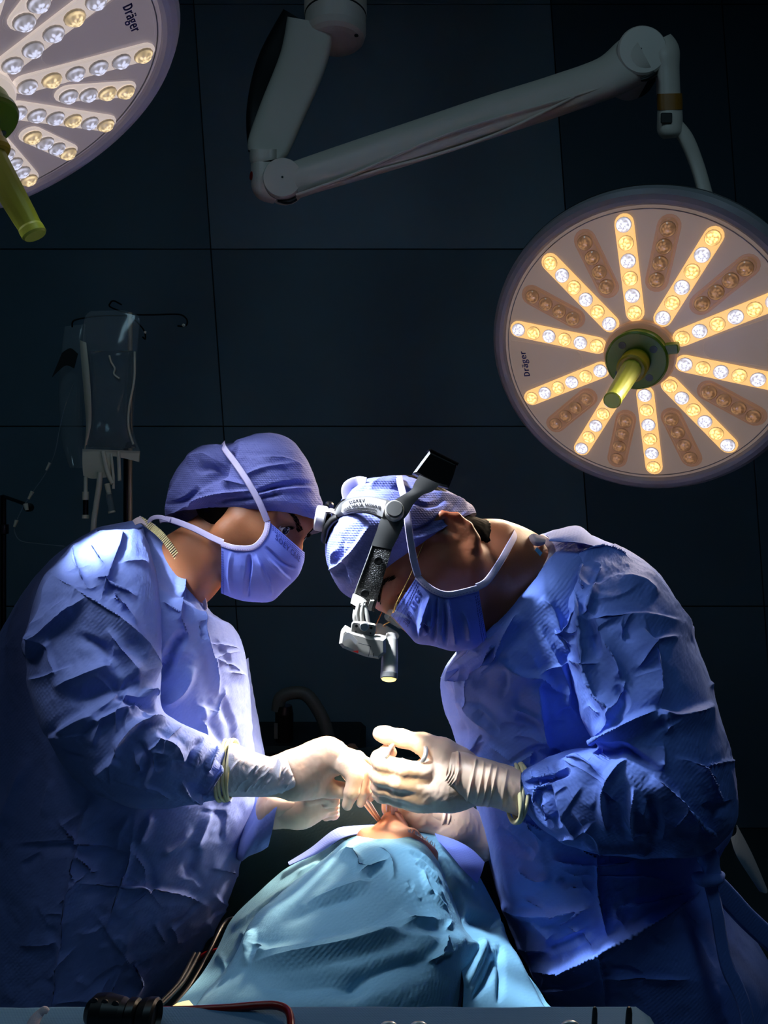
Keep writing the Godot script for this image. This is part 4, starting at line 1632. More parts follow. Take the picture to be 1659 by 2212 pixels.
	var sf := [[15, 14, 70, 108, 1236, 181, 1284, 253, 1335, 300, 1382, 322, 1425, 333, 1462, 331, 1490], [12, 16, 60, 200, 1296, 127, 1346, 87, 1389, 56, 1425], [9, 12, 40, 268, 1147, 260, 1187, 217, 1302], [5, 12, 12, 327, 1169, 333, 1205, 329, 1237], [5, 10, 24, 166, 1169, 163, 1212, 203, 1292], [7, 14, 24, 336, 1205, 350, 1252, 352, 1324, 346, 1400],
		[14, 20, 26, 306, 1488, 340, 1509, 360, 1532], [-9, 10, 16, 250, 1503, 307, 1518, 347, 1536], [7, 12, 22, 205, 1562, 260, 1535, 306, 1522], [10, 26, 12, 257, 1639, 260, 1613, 289, 1577, 325, 1559, 395, 1552], [10, 44, 40, 110, 1490, 202, 1454, 250, 1436], [9, 26, 34, 120, 1588, 165, 1560, 210, 1543], [-8, 14, 18, 445, 1586, 420, 1624, 409, 1660], [10, 10, 14, 478, 1648, 455, 1680, 430, 1718], [-7, 9, 9, 472, 1668, 450, 1702, 440, 1728],
		[7, 10, 10, 470, 1606, 452, 1640, 446, 1670], [7, 20, 26, 202, 1679, 240, 1648, 257, 1639], [-8, 30, 34, 150, 1520, 230, 1490, 300, 1478], [7, 14, 30, 112, 1240, 92, 1330, 80, 1400], [6, 18, 24, 330, 1590, 380, 1610, 400, 1650], [-6, 14, 20, 300, 1600, 320, 1650, 300, 1700], [6, 12, 16, 395, 1700, 420, 1720, 440, 1735], [8, 22, 22, 230, 1360, 270, 1420, 300, 1470], [-6, 18, 26, 160, 1370, 220, 1400, 250, 1440], [5, 14, 14, 252, 1220, 300, 1212, 328, 1218], [6, 10, 20, 200, 1250, 240, 1260, 300, 1290]]
	var far := [[470, 1460, 540, 1420, 1.52, 0.06, 0], [470, 1600, 560, 1560, 1.45, 0.065, 0], [490, 1760, 590, 1690, 1.36, 0.06, 0], [512, 1856, 592, 1696, 1.25, 0.058, 0], [548, 1848, 600, 1706, 1.222, 0.054, 0], [580, 1832, 602, 1718, 1.205, 0.046, 0]]
	tf.append_array(small_creases(46, 60, 1720, 520, 2150))
	tf.append_array(small_creases(20, 330, 1330, 540, 1700))
	sf.append_array(small_creases(44, 80, 1200, 430, 1720))
	var gs := Soup.new()
	gown_into(gs, trunk, 430, 380, tf, 0.0048, 7.0, 2.2)
	gown_into(gs, sl, 360, 320, sf, 0.0045, 8.0, 2.3)
	gown_into(gs, far, 80, 80, [], 0.004, 12.0, 2.2)
	wpart("gown", done(gs), M.gown, t, "creased blue surgical gown")
	# collar
	var col := pcurve([[300, 1120, 1.27], [330, 1140, 1.245], [352, 1160, 1.235], [378, 1195, 1.235], [405, 1240, 1.245], [432, 1290, 1.27]], 50)
	wpart("collar", ribbon(col, 0.010, Vector3.BACK, 0.4), M.collar, t, "pale knitted neckband")
	var beads := Soup.new()
	for i in 46:
		var p: Vector3 = col[i + 2]
		tube_into(beads, PackedVector3Array([p + Vector3(0.005, 0.004, 0.004), p + Vector3(-0.003, -0.004, 0.004)]), PackedFloat32Array([0.0013, 0.0013]), 6)
	wpart("neckband_ribs", done(beads), M.glove_roll, t)
	wpart("collar_tab", band([[286, 1124, 1.262], [300, 1117, 1.262], [318, 1128, 1.255]], [[292, 1134, 1.255], [305, 1130, 1.25], [322, 1140, 1.245]], 0.001, 10, 4), M.collar, t)
	wpart("neck_tie", band([[426, 1272, 1.262], [436, 1296, 1.262], [441, 1318, 1.262]], [[436, 1275, 1.258], [446, 1300, 1.258], [447, 1316, 1.258]], 0.001, 10, 4), M.collar, t)
	build_woman_hands(t)


func cuff_rolls(parent: Node3D, a: Vector3, b: Vector3, hd: float, n: int, step: Vector3) -> void:     # rolled glove rims round the sleeve end: a top, b bottom
	var s := Soup.new()
	for k in n:
		var ring := PackedVector3Array()
		for i in 41:
			var an := TAU * i / 40.0
			ring.append(a.lerp(b, 0.5 - 0.5 * cos(an)) + Vector3.BACK * sin(an) * hd * (1.0 + 0.04 * sin(an * 3.0 + k)) + step * k + Vector3(0.002 * sin(an * 2.0 + k * 1.7), 0, 0))
		var rad := PackedFloat32Array()
		for i in 41:
			rad.append(0.0028 + 0.0006 * sin(i * 0.7 + k))
		tube_into(s, ring, rad, 8)
	wpart("glove_rim", done(s), M.glove_roll, parent, "rolled yellowish rim of the glove")


func glove_skin(amp: float, freq: float) -> Callable:
	var n := FastNoiseLite.new()
	n.noise_type = FastNoiseLite.TYPE_SIMPLEX_SMOOTH
	n.fractal_type = FastNoiseLite.FRACTAL_RIDGED
	n.fractal_octaves = 2
	n.frequency = freq
	return func(p): return n.get_noise_3d(p.x * 1.8, p.y * 0.8, p.z) * amp


func build_woman_hands(t: Node3D) -> void:
	# near hand: wrist from the left, knuckles high, fingers hanging down
	var f := Field.new()
	limb(f, [[592, 1677, 1.112, 42], [640, 1668, 1.12, 46]], 0.02)
	limb(f, [[640, 1668, 1.12, 46], [686, 1644, 1.128, 42], [708, 1630, 1.132, 34], [728, 1640, 1.128, 30], [748, 1648, 1.124, 20]], 0.012)
	limb(f, [[640, 1690, 1.115, 34], [676, 1694, 1.122, 29]], 0.02)
	limb(f, [[742, 1652, 1.112, 21], [767, 1675, 1.100, 18.5], [760, 1710, 1.097, 16.5], [750, 1739, 1.100, 12]], 0.004)
	limb(f, [[752, 1645, 1.132, 18], [786, 1670, 1.122, 15.5], [788, 1708, 1.120, 14], [779, 1735, 1.122, 9.5]], 0.004)
	limb(f, [[757, 1640, 1.152, 17], [801, 1672, 1.144, 13.5], [805, 1704, 1.143, 12], [801, 1724, 1.143, 8]], 0.004)
	limb(f, [[676, 1696, 1.125, 27], [714, 1705, 1.126, 17], [740, 1707, 1.124, 15.5], [754, 1709, 1.126, 12]], 0.008)
	limb(f, [[742, 1626, 1.150, 14], [775, 1634, 1.165, 10], [800, 1650, 1.175, 8.5], [812, 1660, 1.178, 7.5]], 0.008)
	f.ripple = glove_skin(0.0006, 60.0)
	var s := Soup.new()
	nets(s, f, 0.0022)
	wpart("glove", done(s), M.glove, t, "cream latex glove over bent fingers")
	# glove shaft with fine wrinkles over the forearm
	var rows := [[494, 1604, 492, 1722, 1.10, 0.046, 0], [510, 1606, 512, 1722, 1.102, 0.046, 0], [545, 1621, 552, 1722, 1.106, 0.042, 0], [580, 1633, 600, 1722, 1.110, 0.039, 0], [605, 1632, 640, 1718, 1.114, 0.037, 0], [618, 1634, 648, 1712, 1.116, 0.034, 0]]
	var wr := []
	for k in 26:
		var x := rng.randf_range(505, 640)
		var y := rng.randf_range(1630, 1700)
		var l := rng.randf_range(12, 40)
		wr.append([rng.randf_range(0.8, 1.8), 3.5, 5.0, x + l * 0.5, y - l * 0.45, x, y, x - l * 0.35, y + l * 0.5])
	wr.append([2.5, 3, 6, 598, 1632, 606, 1655, 601, 1690])
	wr.append([2.0, 3, 5, 609, 1640, 602, 1670, 601, 1682])
	var gg := loft(rows, 110, 160, 2.1)
	var out := facing(gg)
	sculpt(gg, true, wr, out)
	crumple(gg, true, 0.0012, 45.0, Vector3(1.4, 0.8, 1), out, 4)
	wpart("glove_cuff", grid_mesh(gg, true, out < 0.0), M.cuff, t, "wrinkled white glove cuff")
	cuff_rolls(t, P(484, 1603, 1.10), P(482, 1724, 1.10), 0.047, 4, Vector3(0.0042, 0.0004, 0))
	# far hand below, fingers curled
	f = Field.new()
	limb(f, [[596, 1745, 1.205, 44], [650, 1744, 1.195, 37], [690, 1738, 1.185, 30]], 0.02)
	limb(f, [[650, 1740, 1.19, 34], [700, 1715, 1.175, 22]], 0.02)
	for k in 4:
		var y := 1716.0 + 9.0 * k
		var d := 1.150 + 0.015 * k
		limb(f, [[692, y, d + 0.01, 14], [716, y + 3, d, 11.5], [722, y + 16, d, 10.5], [704, y + 22, d + 0.004, 9]], 0.005)
	limb(f, [[670, 1722, 1.16, 17], [700, 1716, 1.15, 13], [722, 1724, 1.146, 10.5]], 0.008)
	f.ripple = glove_skin(0.0006, 60.0)
	s = Soup.new()
	nets(s, f, 0.0026)
	wpart("glove", done(s), M.glove, t, "cream latex glove of the lower hand")
	rows = [[566, 1722, 578, 1792, 1.225, 0.05, 0], [585, 1712, 606, 1786, 1.215, 0.048, 0], [620, 1712, 640, 1778, 1.205, 0.042, 0], [640, 1714, 655, 1776, 1.20, 0.036, 0]]
	gg = loft(rows, 50, 80, 2.1)
	out = facing(gg)
	crumple(gg, true, 0.001, 45.0, Vector3.ONE, out, 8)
	wpart("glove_cuff", grid_mesh(gg, true, out < 0.0), M.glove, t)


func build_man() -> void:
	var t := thing("person", "surgeon at the right in blue gown, cap and mask looking down at the patient", "person", P(1380, 1700, 1.25) * Vector3(1, 0, 1))
	var h := make_head(Vector3(-0.445, -0.775, 0.454), Vector3(-0.87, 0.5, 0), P(878, 1192, 1.105), 1.03)
	head_man = h
	var f := Field.new()
	head_field(f, h, true, [[-0.022, -0.041, 0.072, -1.0], [-0.010, -0.034, 0.070, 1.0]])
	limb(f, [[1015, 1205, 1.135, 74], [1050, 1218, 1.14, 90], [1100, 1245, 1.16, 98], [1165, 1295, 1.19, 105]], 0.03)
	f.cone(h.w(0.0, -0.075, -0.050), P(1062, 1335, 1.10), 0.020, 0.020, 0.03)      # neck tendons
	f.cone(h.w(-0.02, -0.05, -0.06), P(1085, 1310, 1.10), 0.018, 0.020, 0.025)
	f.cone(P(1000, 1330, 1.11), P(1060, 1350, 1.12), 0.030, 0.022, 0.03)
	var s := Soup.new()
	nets(s, f, 0.003)
	var fb := Field.new()
	limb(fb, [[1165, 1295, 1.19, 105], [1220, 1380, 1.22, 140], [1280, 1560, 1.26, 165], [1320, 1760, 1.28, 170], [1360, 1950, 1.3, 160]], 0.05)
	limb(fb, [[1290, 1330, 1.12, 90], [1340, 1400, 1.08, 70], [1420, 1580, 1.06, 58], [1445, 1730, 1.03, 55], [1320, 1730, 1.02, 50], [1130, 1708, 1.06, 42]], 0.03)
	limb(fb, [[1180, 1400, 1.34, 80], [1180, 1500, 1.38, 60], [1180, 1700, 1.36, 55], [1040, 1800, 1.25, 42]], 0.03)
	for z in [1.2, 1.42]:
		limb(fb, [[1380, 1950, z, 110], [1450, 2400, z, 80]], 0.04)
		var kn := P(1450, 2400, z)
		fb.cone(kn, Vector3(kn.x, 0.09, kn.z), 0.06, 0.045, 0.03)
		fb.cone(Vector3(kn.x + 0.03, 0.045, kn.z), Vector3(kn.x - 0.15, 0.035, kn.z), 0.045, 0.036, 0.03)
	nets(s, fb, 0.016)
	wpart("body", done(s), M.skin_tan, t)
	eye(t, h, -1.0, 0.25, Vector3(0.8, -0.5, 0.0))
	eye(t, h, 1.0, 0.25, Vector3(0.8, -0.5, 0.0))
	var bl := [Vector3(0.094, 0.002, 0.012), Vector3(0.092, 0.008, 0.024), Vector3(0.084, 0.010, 0.038), Vector3(0.070, 0.002, 0.054)]
	brow(t, f, h, -1.0, bl)
	brow(t, f, h, 1.0, bl)
	# short hair below the cap at the nape and in front of the ear
	var fh := Field.new()
	fh.egg(h.frame(-0.008, 0.012, 0), Vector3(0.096, 0.084, 0.075) * h.s, 0.02)
	fh.cone(P(1010, 1200, 1.13), P(1050, 1216, 1.14), 76 * 1.13 / FOC, 90 * 1.14 / FOC, 0.03)
	fh.grow = 0.006
	fh.planes.append(Plane((P(1110, 1165, 1.1) - P(980, 1060, 1.1)).normalized(), P(1098, 1155, 1.1)))
	fh.planes.append(Plane((P(930, 1300, 1.1) - P(1040, 1085, 1.1)).normalized(), P(988, 1143, 1.1)))
	var hn := FastNoiseLite.new()
	hn.frequency = 260.0
	fh.ripple = func(p): return hn.get_noise_3dv(p) * 0.0016
	var hs := Soup.new()
	nets(hs, fh, 0.0032)
	wpart("hair", done(hs), M.hair, t, "short dark hair below the cap")
	# cap
	var cap := [[762, 1296, 1030, 1108, 1.105, 0.090, -14, 0.07], [735, 1276, 1022, 1092, 1.105, 0.104, -8, 0.075], [713, 1240, 998, 1076, 1.105, 0.110, -6, 0.07], [702, 1195, 966, 1058, 1.105, 0.112, 0, 0.06], [706, 1150, 928, 1040, 1.105, 0.106, 0, 0.05], [722, 1108, 888, 1028, 1.105, 0.092, 0, 0.03], [744, 1068, 848, 1026, 1.105, 0.066, 0, 0.02], [772, 1040, 812, 1030, 1.105, 0.034, 0, 0.0], [790, 1034, 794, 1033, 1.105, 0.003, 0, 0.0]]
	var cf := [[5, 8, 16, 712, 1235, 760, 1190, 800, 1130], [-5, 6, 12, 745, 1080, 790, 1050, 850, 1048, 900, 1062], [5, 6, 12, 760, 1070, 820, 1040, 880, 1040], [-4, 5, 10, 775, 1062, 800, 1050, 830, 1052], [4, 6, 14, 930, 1060, 980, 1075, 1010, 1090], [-4, 6, 12, 880, 1150, 930, 1130, 985, 1085], [4, 6, 12, 890, 1165, 950, 1140, 1015, 1100], [5, 8, 14, 728, 1180, 720, 1215, 735, 1260], [-4, 6, 12, 740, 1160, 738, 1220, 760, 1275], [-4, 8, 10, 870, 1070, 920, 1090, 960, 1080]]
	var g := loft(cap, 130, 200, 2.1)
	var out := facing(g)
	sculpt(g, true, cf, out)
	crumple(g, true, 0.0022, 24.0, Vector3.ONE, out, 15)
	crumple(g, true, 0.0008, 70.0, Vector3.ONE, out, 16)
	wpart("cap", grid_mesh(g, true, out < 0.0), M.cap, t, "blue nonwoven cap")
	wpart("cap_tie", ribbon(pcurve([[752, 1078, 1.06], [748, 1058, 1.06], [756, 1046, 1.06], [775, 1040, 1.06], [790, 1042, 1.05]], 24), 0.014, Vector3.BACK, 0.1), M.mask_trim, t)
	# mask and straps
	build_mask(t, [[902, 1242, 0.992], [921, 1261, 0.986], [943, 1275, 0.984], [965, 1281, 0.986], [995, 1277, 0.992], [1033, 1267, 1.005]],
		[[844, 1330, 1.03], [866, 1354, 1.03], [886, 1377, 1.03], [903, 1391, 1.035], [935, 1396, 1.035], [965, 1405, 1.04], [992, 1407, 1.045], [1026, 1401, 1.05], [1052, 1376, 1.055]],
		[[5, 5, 14, 928, 1290, 915, 1330, 905, 1375], [-5, 5, 10, 945, 1292, 942, 1340, 938, 1388], [5, 5, 16, 968, 1295, 975, 1340, 984, 1395], [-4, 4, 10, 962, 1300, 965, 1345, 964, 1396], [6, 6, 8, 916, 1348, 926, 1346, 930, 1356, 916, 1374], [-6, 5, 6, 914, 1352, 922, 1354, 922, 1362], [4, 8, 8, 1000, 1320, 1010, 1360, 1012, 1385], [-3, 6, 12, 880, 1330, 896, 1355, 902, 1380]],
		[0.155, 0.42, 0.0084, -1.0], [[0.03, 0.06, 1.0], [0.075, 0.06, 1.0], [0.10, 0.06, 1.0], [0.945, 0.1, 0.98], [0.965, 0.1, 0.98], [0.985, 0.1, 0.98]], true)
	band_strap(t, [[903, 1244, 0.990], [893, 1205, 0.980], [886, 1165, 0.978], [880, 1120, 0.978], [872, 1072, 0.99], [865, 1045, 1.015], [862, 1028, 1.06]], 0.0095)
	band_strap(t, [[1030, 1268, 1.003], [1052, 1255, 1.005], [1080, 1215, 1.02], [1100, 1180, 1.045], [1112, 1158, 1.075], [1114, 1148, 1.12], [1112, 1146, 1.17]], 0.0095)
	# undershirt in the neck opening
	wpart("undershirt", grid_mesh(loft([[1070, 1345, 1175, 1180, 1.17, 0.072, 22], [1095, 1335, 1185, 1190, 1.175, 0.082, 14], [1120, 1340, 1215, 1200, 1.18, 0.095, 4]], 24, 60), true, false), M.undershirt, t, "black undershirt")
	# gown
	var trunk := [[1052, 1364, 1164, 1166, 1.19, 0.078, 40], [1030, 1372, 1184, 1152, 1.195, 0.095, 34], [1000, 1392, 1230, 1140, 1.20, 0.125, 18], [970, 1425, 1305, 1165, 1.21, 0.165, 4], [951, 1466, 1398, 1213, 1.22, 0.185, 0], [954, 1525, 1465, 1310, 1.22, 0.190, 0], [974, 1590, 1515, 1420, 1.22, 0.185, 0], [1000, 1670, 1556, 1560, 1.22, 0.18, 0], [1028, 1752, 1590, 1680, 1.23, 0.18, 0], [1045, 1830, 1588, 1795, 1.24, 0.185, 0], [1072, 1935, 1552, 1895, 1.24, 0.19, 0], [1106, 2025, 1612, 1990, 1.24, 0.2, 0], [1146, 2105, 1672, 2090, 1.24, 0.21, 0], [1190, 2182, 1725, 2190, 1.25, 0.215, 0], [1250, 2420, 1800, 2420, 1.27, 0.22, 0], [1290, 2700, 1850, 2700, 1.29, 0.22, 0]]
	var tf := [[9, 18, 26, 1165, 1292, 1193, 1315, 1220, 1393, 1252, 1429], [8, 16, 24, 1161, 1352, 1202, 1420, 1229, 1480, 1227, 1516, 1257, 1553], [9, 40, 14, 1076, 1425, 1023, 1452, 1010, 1512, 1014, 1539, 1078, 1603], [7, 14, 40, 1076, 1425, 1129, 1457, 1179, 1466, 1216, 1512], [11, 9, 54, 1165, 1470, 1174, 1539, 1193, 1631], [4, 8, 20, 1106, 1530, 1140, 1538, 1174, 1548], [6, 8, 20, 1062, 1372, 1005, 1420, 953, 1463], [5, 20, 20, 1000, 1440, 985, 1520, 1000, 1580], [-5, 16, 24, 960, 1480, 985, 1540, 1010, 1600], [6, 30, 20, 1120, 1320, 1090, 1370, 1070, 1420],
		[6, 7, 11, 1289, 1843, 1293, 1936, 1314, 2029], [5, 6, 11, 1297, 2037, 1306, 2117, 1310, 2182], [7, 14, 34, 1074, 1953, 1141, 1974, 1280, 1963], [16, 10, 85, 1140, 2094, 1221, 2079, 1318, 2029, 1420, 1972, 1525, 1918], [7, 12, 24, 1188, 1856, 1284, 1866, 1389, 1853], [9, 26, 10, 1289, 1894, 1390, 1890, 1480, 1912], [-6, 12, 18, 1200, 1906, 1240, 1905, 1280, 1902], [6, 10, 22, 1335, 1957, 1430, 1940, 1515, 1915], [3.5, 5, 24, 1297, 2113, 1400, 2112, 1495, 2115], [4, 6, 24, 1158, 2134, 1230, 2128, 1297, 2117], [-6, 14, 20, 1075, 1790, 1110, 1830, 1150, 1850], [5, 12, 22, 1110, 1760, 1150, 1780, 1180, 1800], [6, 20, 20, 1110, 1870, 1150, 1900, 1190, 1900], [5, 14, 20, 1150, 1990, 1180, 2020, 1190, 2030], [-5, 14, 20, 1180, 2050, 1220, 2040, 1280, 2010]]
	var sl := [[1222, 1182, 1335, 1172, 1.17, 0.06, 0], [1196, 1245, 1418, 1228, 1.145, 0.095, 0], [1186, 1330, 1478, 1318, 1.115, 0.115, 0], [1206, 1420, 1520, 1420, 1.085, 0.118, 0], [1236, 1510, 1556, 1535, 1.06, 0.115, 0], [1268, 1580, 1594, 1665, 1.035, 0.108, 0], [1284, 1604, 1592, 1780, 1.015, 0.10, 0], [1286, 1612, 1520, 1850, 1.005, 0.095, 0], [1266, 1612, 1420, 1858, 1.005, 0.09, 0], [1228, 1618, 1312, 1852, 1.012, 0.085, 0], [1184, 1632, 1228, 1832, 1.028, 0.072, 0], [1148, 1648, 1172, 1798, 1.045, 0.055, 0], [1126, 1656, 1130, 1762, 1.058, 0.044, 0], [1112, 1664, 1112, 1750, 1.065, 0.038, 0]]
	var sf := [[13, 20, 30, 1238, 1269, 1252, 1315, 1266, 1420, 1289, 1493, 1316, 1525, 1318, 1562, 1280, 1594], [5, 6, 40, 1250, 1338, 1376, 1326, 1467, 1342], [13, 10, 62, 1385, 1356, 1417, 1438, 1421, 1530], [5, 8, 14, 1376, 1448, 1408, 1388, 1467, 1374], [15, 54, 12, 1421, 1530, 1357, 1557, 1298, 1599, 1275, 1626], [9, 12, 54, 1421, 1530, 1463, 1544, 1548, 1521], [-11, 10, 26, 1280, 1617, 1321, 1617, 1357, 1617, 1431, 1667], [7, 8, 30, 1431, 1603, 1433, 1635, 1431, 1667], [10, 14, 22, 1357, 1635, 1307, 1690, 1298, 1727, 1312, 1800], [8, 8, 50, 1408, 1676, 1463, 1722, 1536, 1800], [9, 14, 24, 1129, 1662, 1193, 1630, 1261, 1649, 1312, 1690], [-9, 10, 12, 1129, 1697, 1184, 1681, 1229, 1663],
		[6, 14, 22, 1225, 1214, 1303, 1180, 1380, 1212], [6, 6, 40, 1389, 1214, 1449, 1292, 1508, 1374], [9, 16, 16, 1180, 1290, 1200, 1330, 1230, 1400], [-8, 12, 14, 1255, 1300, 1280, 1360, 1290, 1420], [8, 14, 16, 1290, 1250, 1270, 1310, 1262, 1350], [7, 16, 26, 1340, 1240, 1390, 1260, 1420, 1290], [-6, 14, 20, 1330, 1480, 1350, 1520, 1320, 1560], [7, 20, 20, 1200, 1700, 1220, 1760, 1250, 1810], [-7, 16, 18, 1175, 1690, 1190, 1740, 1210, 1790], [8, 16, 20, 1370, 1700, 1360, 1760, 1370, 1820], [-6, 20, 26, 1400, 1720, 1420, 1780, 1410, 1830], [7, 10, 26, 1255, 1822, 1310, 1832, 1380, 1836, 1410, 1848], [5, 10, 14, 1146, 1660, 1160, 1700, 1150, 1740], [-5, 8, 10, 1135, 1720, 1160, 1760, 1190, 1790], [8, 20, 30, 1500, 1640, 1540, 1700, 1560, 1740], [6, 20, 24, 1300, 1380, 1330, 1430, 1340, 1470]]
	var far := [[1110, 1480, 1200, 1440, 1.40, 0.07, 0], [1070, 1640, 1190, 1620, 1.38, 0.075, 0], [1030, 1740, 1180, 1800, 1.34, 0.075, 0], [1010, 1760, 1110, 1880, 1.30, 0.06, 0], [1005, 1780, 1060, 1870, 1.27, 0.05, 0]]
	tf.append_array(small_creases(30, 1080, 1780, 1560, 2180))
	tf.append_array(small_creases(26, 970, 1400, 1230, 1640))
	sf.append_array(small_creases(42, 1170, 1230, 1560, 1820))
	var gs := Soup.new()
	gown_into(gs, trunk, 430, 380, tf, 0.0048, 7.0, 2.2)
	gown_into(gs, sl, 360, 340, sf, 0.005, 8.0, 2.3)
	gown_into(gs, far, 70, 80, [], 0.004, 12.0, 2.2)
	# turned-over front flap at the neck
	band_into(gs, [[985, 1402, 1.16], [983, 1430, 1.15], [951, 1464, 1.14]], [[1058, 1368, 1.12], [1020, 1415, 1.10], [965, 1470, 1.11]], 0.0015, 24, 10, 0.01)
	wpart("gown", done(gs), M.gown_blue, t, "creased blue surgical gown tied at the back")
	wpart("collar", ribbon(pcurve([[1166, 1158, 1.16], [1182, 1170, 1.125], [1192, 1190, 1.11], [1186, 1216, 1.10], [1155, 1262, 1.09], [1115, 1315, 1.09], [1080, 1350, 1.10], [1052, 1366, 1.12]], 60), 0.011, Vector3.BACK, 0.25), M.collar, t, "pale neckband binding")
	wpart("collar_tab", band([[1160, 1182, 1.10], [1168, 1190, 1.10], [1172, 1194, 1.10]], [[1152, 1192, 1.10], [1160, 1200, 1.10], [1166, 1203, 1.10]], 0.001, 8, 4), M.sheet, t, "small blue tab at the nape")
	wpart("collar_loop", band([[1136, 1164, 1.12], [1150, 1153, 1.11], [1166, 1156, 1.11], [1178, 1160, 1.11]], [[1140, 1172, 1.115], [1152, 1178, 1.105], [1164, 1180, 1.105], [1176, 1176, 1.105]], 0.001, 14, 5, 0.006), M.collar, t)
	wpart("back_flap", band([[1180, 1156, 1.14], [1210, 1142, 1.15], [1250, 1136, 1.17], [1280, 1158, 1.18], [1305, 1180, 1.18]], [[1186, 1168, 1.10], [1215, 1170, 1.09], [1250, 1172, 1.09], [1285, 1180, 1.10], [1320, 1190, 1.11]], 0.001, 30, 8, 0.012), M.gown_blue, t)
	# waist tie: knot and hanging ends
	var kt := Soup.new()
	var kp := [[1516, 1828, 1.06], [1530, 1855, 1.045], [1538, 1885, 1.04], [1536, 1905, 1.04]]
	kt.add(PackedVector3Array(), PackedInt32Array())
	tube_into(kt, pcurve(kp, 20), PackedFloat32Array([0.012, 0.013, 0.014, 0.015, 0.016, 0.016, 0.016, 0.016, 0.015, 0.014, 0.013, 0.013, 0.013, 0.014, 0.015, 0.016, 0.016, 0.015, 0.012, 0.006]), 12, 0.6)
	tube_into(kt, pcurve([[1500, 1890, 1.05], [1522, 1900, 1.035], [1545, 1898, 1.035], [1558, 1886, 1.05]], 20), PackedFloat32Array([0.004, 0.007, 0.009, 0.011, 0.012, 0.013, 0.013, 0.013, 0.012, 0.012, 0.012, 0.012, 0.011, 0.011, 0.010, 0.009, 0.008, 0.007, 0.006, 0.004]), 12, 0.7)
	wpart("waist_knot", done(kt), M.gown_blue, t)
	wpart("waist_tie", ribbon(pcurve([[1533, 1905, 1.04], [1548, 1965, 1.03], [1558, 2030, 1.025], [1572, 2090, 1.02], [1596, 2140, 1.02], [1612, 2190, 1.02], [1622, 2260, 1.02]], 50), 0.022, Vector3(0.4, 0, 1).normalized(), 0.1), M.gown_blue, t)
	wpart("waist_tie", ribbon(pcurve([[1540, 1905, 1.05], [1572, 1938, 1.06], [1610, 1980, 1.07], [1655, 2022, 1.08], [1700, 2060, 1.09]], 40), 0.030, Vector3(0.2, 0, 1).normalized(), 0.1), M.gown_blue, t)
	wpart("inner_gown", band([[1592, 1782, 1.33], [1625, 1845, 1.32], [1658, 1922, 1.31]], [[1578, 1808, 1.30], [1592, 1850, 1.28], [1640, 1925, 1.29]], 0.001, 20, 6, 0.01), M.inner_gown, t, "pale inner flap at the back")
	build_man_hands(t)


var head_man: Head


